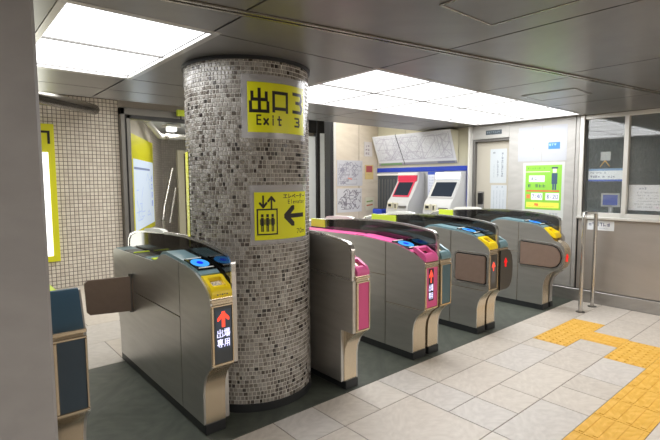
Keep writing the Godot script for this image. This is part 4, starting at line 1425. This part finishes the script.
func build_notices() -> void:
	var gy := c8(150, 156, 168)
	# green poster
	var im := sheet(300, 420, c8(200, 204, 200))
	im.fill_rect(Rect2i(20, 20, 262, 330), c8(140, 200, 70))
	im.fill_rect(Rect2i(20, 66, 180, 5), c8(240, 244, 220))
	fine_print(im, 34, 36, 150, 16, c8(90, 150, 60), 80)
	im.fill_rect(Rect2i(46, 96, 116, 48), c8(244, 248, 244))
	fine_print(im, 60, 106, 90, 26, c8(80, 110, 120), 81)
	fine_print(im, 40, 162, 160, 26, c8(50, 90, 90), 82)
	im.fill_rect(Rect2i(28, 206, 240, 10), c8(222, 92, 70))
	im.fill_rect(Rect2i(66, 226, 84, 52), c8(248, 250, 248))
	im.fill_rect(Rect2i(172, 226, 96, 52), c8(248, 250, 248))
	write(im, "7:40", 70, 236, 19, 32, 4, c8(90, 110, 170), 1.0)
	write(im, "8:20", 178, 236, 21, 32, 4, c8(90, 110, 170), 1.0)
	seg(im, Vector2(44, 252), Vector2(44, 254), 28, c8(236, 130, 80))
	im.fill_rect(Rect2i(30, 296, 238, 40), c8(232, 236, 90))
	seg(im, Vector2(100, 312), Vector2(112, 314), 18, c8(230, 130, 70))
	fine_print(im, 40, 322, 200, 10, c8(200, 120, 60), 83)
	# a plain standing figure in a dark coat
	seg(im, Vector2(232, 60), Vector2(232, 64), 26, c8(232, 216, 204))
	seg(im, Vector2(216, 42), Vector2(248, 42), 12, c8(58, 74, 96))
	seg(im, Vector2(232, 100), Vector2(232, 140), 40, c8(60, 84, 110))
	seg(im, Vector2(224, 140), Vector2(224, 196), 12, c8(60, 84, 110))
	seg(im, Vector2(240, 140), Vector2(240, 196), 12, c8(60, 84, 110))
	for k in 2:
		seg(im, Vector2(46 + 70 * k, 386), Vector2(48 + 70 * k, 388), 30, c8(150, 206, 140))
	fine_print(im, 160, 372, 110, 20, gy, 84)
	wall_sheet("poster", "bright green poster with opening times and a standing figure", "poster", im, -2.925, -2.41, 0.95, 1.655)
	im = sheet(140, 200, c8(182, 185, 192))
	for k in 3:
		fine_print(im, 14, 40 + 14 * k, 100, 7, c8(196, 200, 208), 90 + k)
	fine_print(im, 88, 120, 20, 16, gy, 95)
	fine_print(im, 20, 176, 80, 9, c8(176, 180, 190), 96)
	wall_sheet("notice", "plain white notice sheet above left half of the green poster", "notice", im, -3.0, -2.70, 1.675, 2.105)
	im = sheet(140, 200, c8(182, 185, 192))
	im.fill_rect(Rect2i(36, 96, 66, 38), c8(66, 130, 200))
	fine_print(im, 40, 104, 54, 14, c8(190, 220, 240), 97)
	fine_print(im, 20, 30, 100, 8, c8(216, 206, 196), 98)
	seg(im, Vector2(30, 60), Vector2(110, 64), 4, c8(236, 216, 196))
	fine_print(im, 50, 160, 40, 10, c8(176, 180, 190), 99)
	wall_sheet("notice", "white notice sheet with a blue picture above right half of green poster", "notice", im, -2.69, -2.395, 1.672, 2.103)
	# door papers
	im = sheet(120, 260, c8(196, 202, 206))
	fine_print(im, 20, 16, 40, 22, c8(70, 84, 96), 100)
	vertical_print(im, 84, 30, 16, 200, c8(80, 92, 110), 101)
	vertical_print(im, 52, 70, 14, 150, c8(110, 122, 136), 102)
	vertical_print(im, 26, 120, 9, 100, c8(150, 160, 170), 103)
	wall_sheet("door_paper", "tall paper with vertical writing on upper half of pale door", "paper", im, -3.44, -3.20, 1.40, 1.86, 5.859)
	im = sheet(120, 240, c8(198, 204, 210))
	fine_print(im, 30, 10, 70, 12, c8(110, 126, 140), 104)
	for k in 4:
		vertical_print(im, 20 + 24 * k, 46, 8, 160, c8(140, 152, 164), 105 + k)
	wall_sheet("door_paper", "pale paper with columns of writing on lower half of door", "paper", im, -3.42, -3.19, 0.98, 1.37, 5.859)
	im = sheet(128, 32, c8(66, 76, 84))
	fine_print(im, 10, 9, 108, 14, c8(130, 142, 150), 110)
	wall_sheet("door_plate", "small dark name plate above the pale door", "sign", im, -3.47, -3.235, 2.05, 2.11)
	# framed maps on the far panel wall
	im = sheet(160, 120, c8(196, 196, 202))
	route_lines(im, Rect2(8, 8, 144, 104), 26, c8(140, 138, 152), 120, 2.0)
	for k in 4:
		fine_print(im, 18, 20 + 22 * k, 120, 8, c8(128, 128, 140), 121 + k)
	seg(im, Vector2(70, 84), Vector2(90, 88), 6, c8(220, 140, 120))
	back_sheet("framed_map", "grey framed area map, upper of two on the far panel wall", "map", im, 4.855, 5.415, 1.355, 1.765)
	im = sheet(160, 110, c8(206, 206, 210))
	route_lines(im, Rect2(6, 6, 148, 90), 24, c8(120, 116, 126), 130, 2.4)
	back_sheet("framed_map", "pale network map, lower of two on the far panel wall", "map", im, 4.855, 5.40, 0.93, 1.315)
	im = sheet(60, 90, c8(212, 206, 204))
	for k in 3:
		fine_print(im, 12, 22 + 22 * k, 40, 14, c8(96, 70, 84), 140 + k)
	back_sheet("notice", "small white notice near top of the far panel wall", "notice", im, 5.455, 5.645, 1.84, 2.08)
	im = sheet(60, 90, c8(214, 190, 130))
	im.fill_rect(Rect2i(8, 6, 44, 40), c8(176, 84, 84))
	fine_print(im, 12, 58, 36, 8, c8(176, 150, 90), 144)
	back_sheet("notice", "small red and tan notice beside the upper framed map", "notice", im, 5.475, 5.675, 1.46, 1.70)
	im = sheet(60, 90, c8(214, 210, 190))
	seg(im, Vector2(14, 30), Vector2(44, 26), 9, c8(130, 160, 90))
	seg(im, Vector2(14, 56), Vector2(44, 52), 9, c8(190, 110, 80))
	back_sheet("notice", "small green and orange notice beside the lower map", "notice", im, 5.48, 5.70, 0.94, 1.16)

# ---------------------------------------------------------------- small things
func build_small() -> void:
	# inverted U barrier in front of the counter
	var b := thing("barrier_rail", "tall narrow inverted U steel barrier rail before the counter", "rail", Vector3(5.455, 0, -1.985))
	var st := begin()
	var pts := [Vector3(-0.165, 0.004, 0)]
	pts.append(Vector3(-0.165, 1.03, 0))
	for k in 5:
		var a := PI - PI / 2 * (k + 1) / 5.0
		pts.append(Vector3(-0.115 + 0.05 * cos(a), 1.03 + 0.05 * sin(a), 0))
	for k in 6:
		var a := PI / 2 - PI / 2 * k / 5.0
		pts.append(Vector3(0.115 + 0.05 * cos(a), 1.03 + 0.05 * sin(a), 0))
	pts.append(Vector3(0.165, 0.004, 0))
	tube(st, pts, 0.021, 14)
	part(b, "bent_tube", st, M.steel_smooth)
	for x in [-0.165, 0.165]:
		st = begin()
		tube(st, [Vector3(x, 0.0, 0), Vector3(x, 0.006, 0)], 0.045, 18)
		part(b, "base_plate", st, M.steel_dark)
	# yellow lit sign on the tiled wall
	var s := thing("wall_sign", "tall yellow framed sign with bright white lit panel on tiled wall", "sign", Vector3(0.65, 0.38, -7.095))
	simple_box(s, "surround", M.sign_yellow, -0.6, 0.6, 0.0, 1.82, 0.0, 0.06, 0.004)
	simple_box(s, "lit_panel", glow("sign_panel_glow", Color(1.0, 1.0, 0.98), 1.6), -0.53, 0.52, 0.08, 1.45, 0.055, 0.066, 0.002)
	area_light("wall_sign_glow", Vector3(0, 0.76, 0.07), Vector2(1.0, 1.34), Color(1.0, 1.0, 0.92), 0.5, Basis(Vector3(-1, 0, 0), Vector3.UP, Vector3(0, 0, -1)), s)
	st = begin()
	box2(st, 0.40, 0.55, 1.70, 1.73, 0.06, 0.063, 0.001)
	box2(st, 0.52, 0.55, 1.56, 1.70, 0.06, 0.063, 0.001)
	part(s, "arrow_print", st, M.print_black)
	# pipe below the soffit
	var p := thing("wall_pipe", "dark pipe with polished underside running above the tiled wall", "pipe", Vector3(1.0, 2.42, -6.4))
	st = begin()
	tube(st, [Vector3(-0.42, -0.2, 1.6), Vector3(0.715, -0.004, -0.5)], 0.07, 20)
	part(p, "pipe", st, M.pipe_dark)
	# small yellow-green box hanging at the header
	s = thing("hanging_marker", "tiny lime box hanging under the header left of the round pillar", "marker", Vector3(2.93, 2.40, -6.9))
	simple_box(s, "box", M.lime, -0.06, 0.06, 0.03, 0.12, -0.03, 0.03)
	simple_box(s, "hook", M.frame_dark, -0.01, 0.01, -0.03, 0.03, -0.01, 0.01)
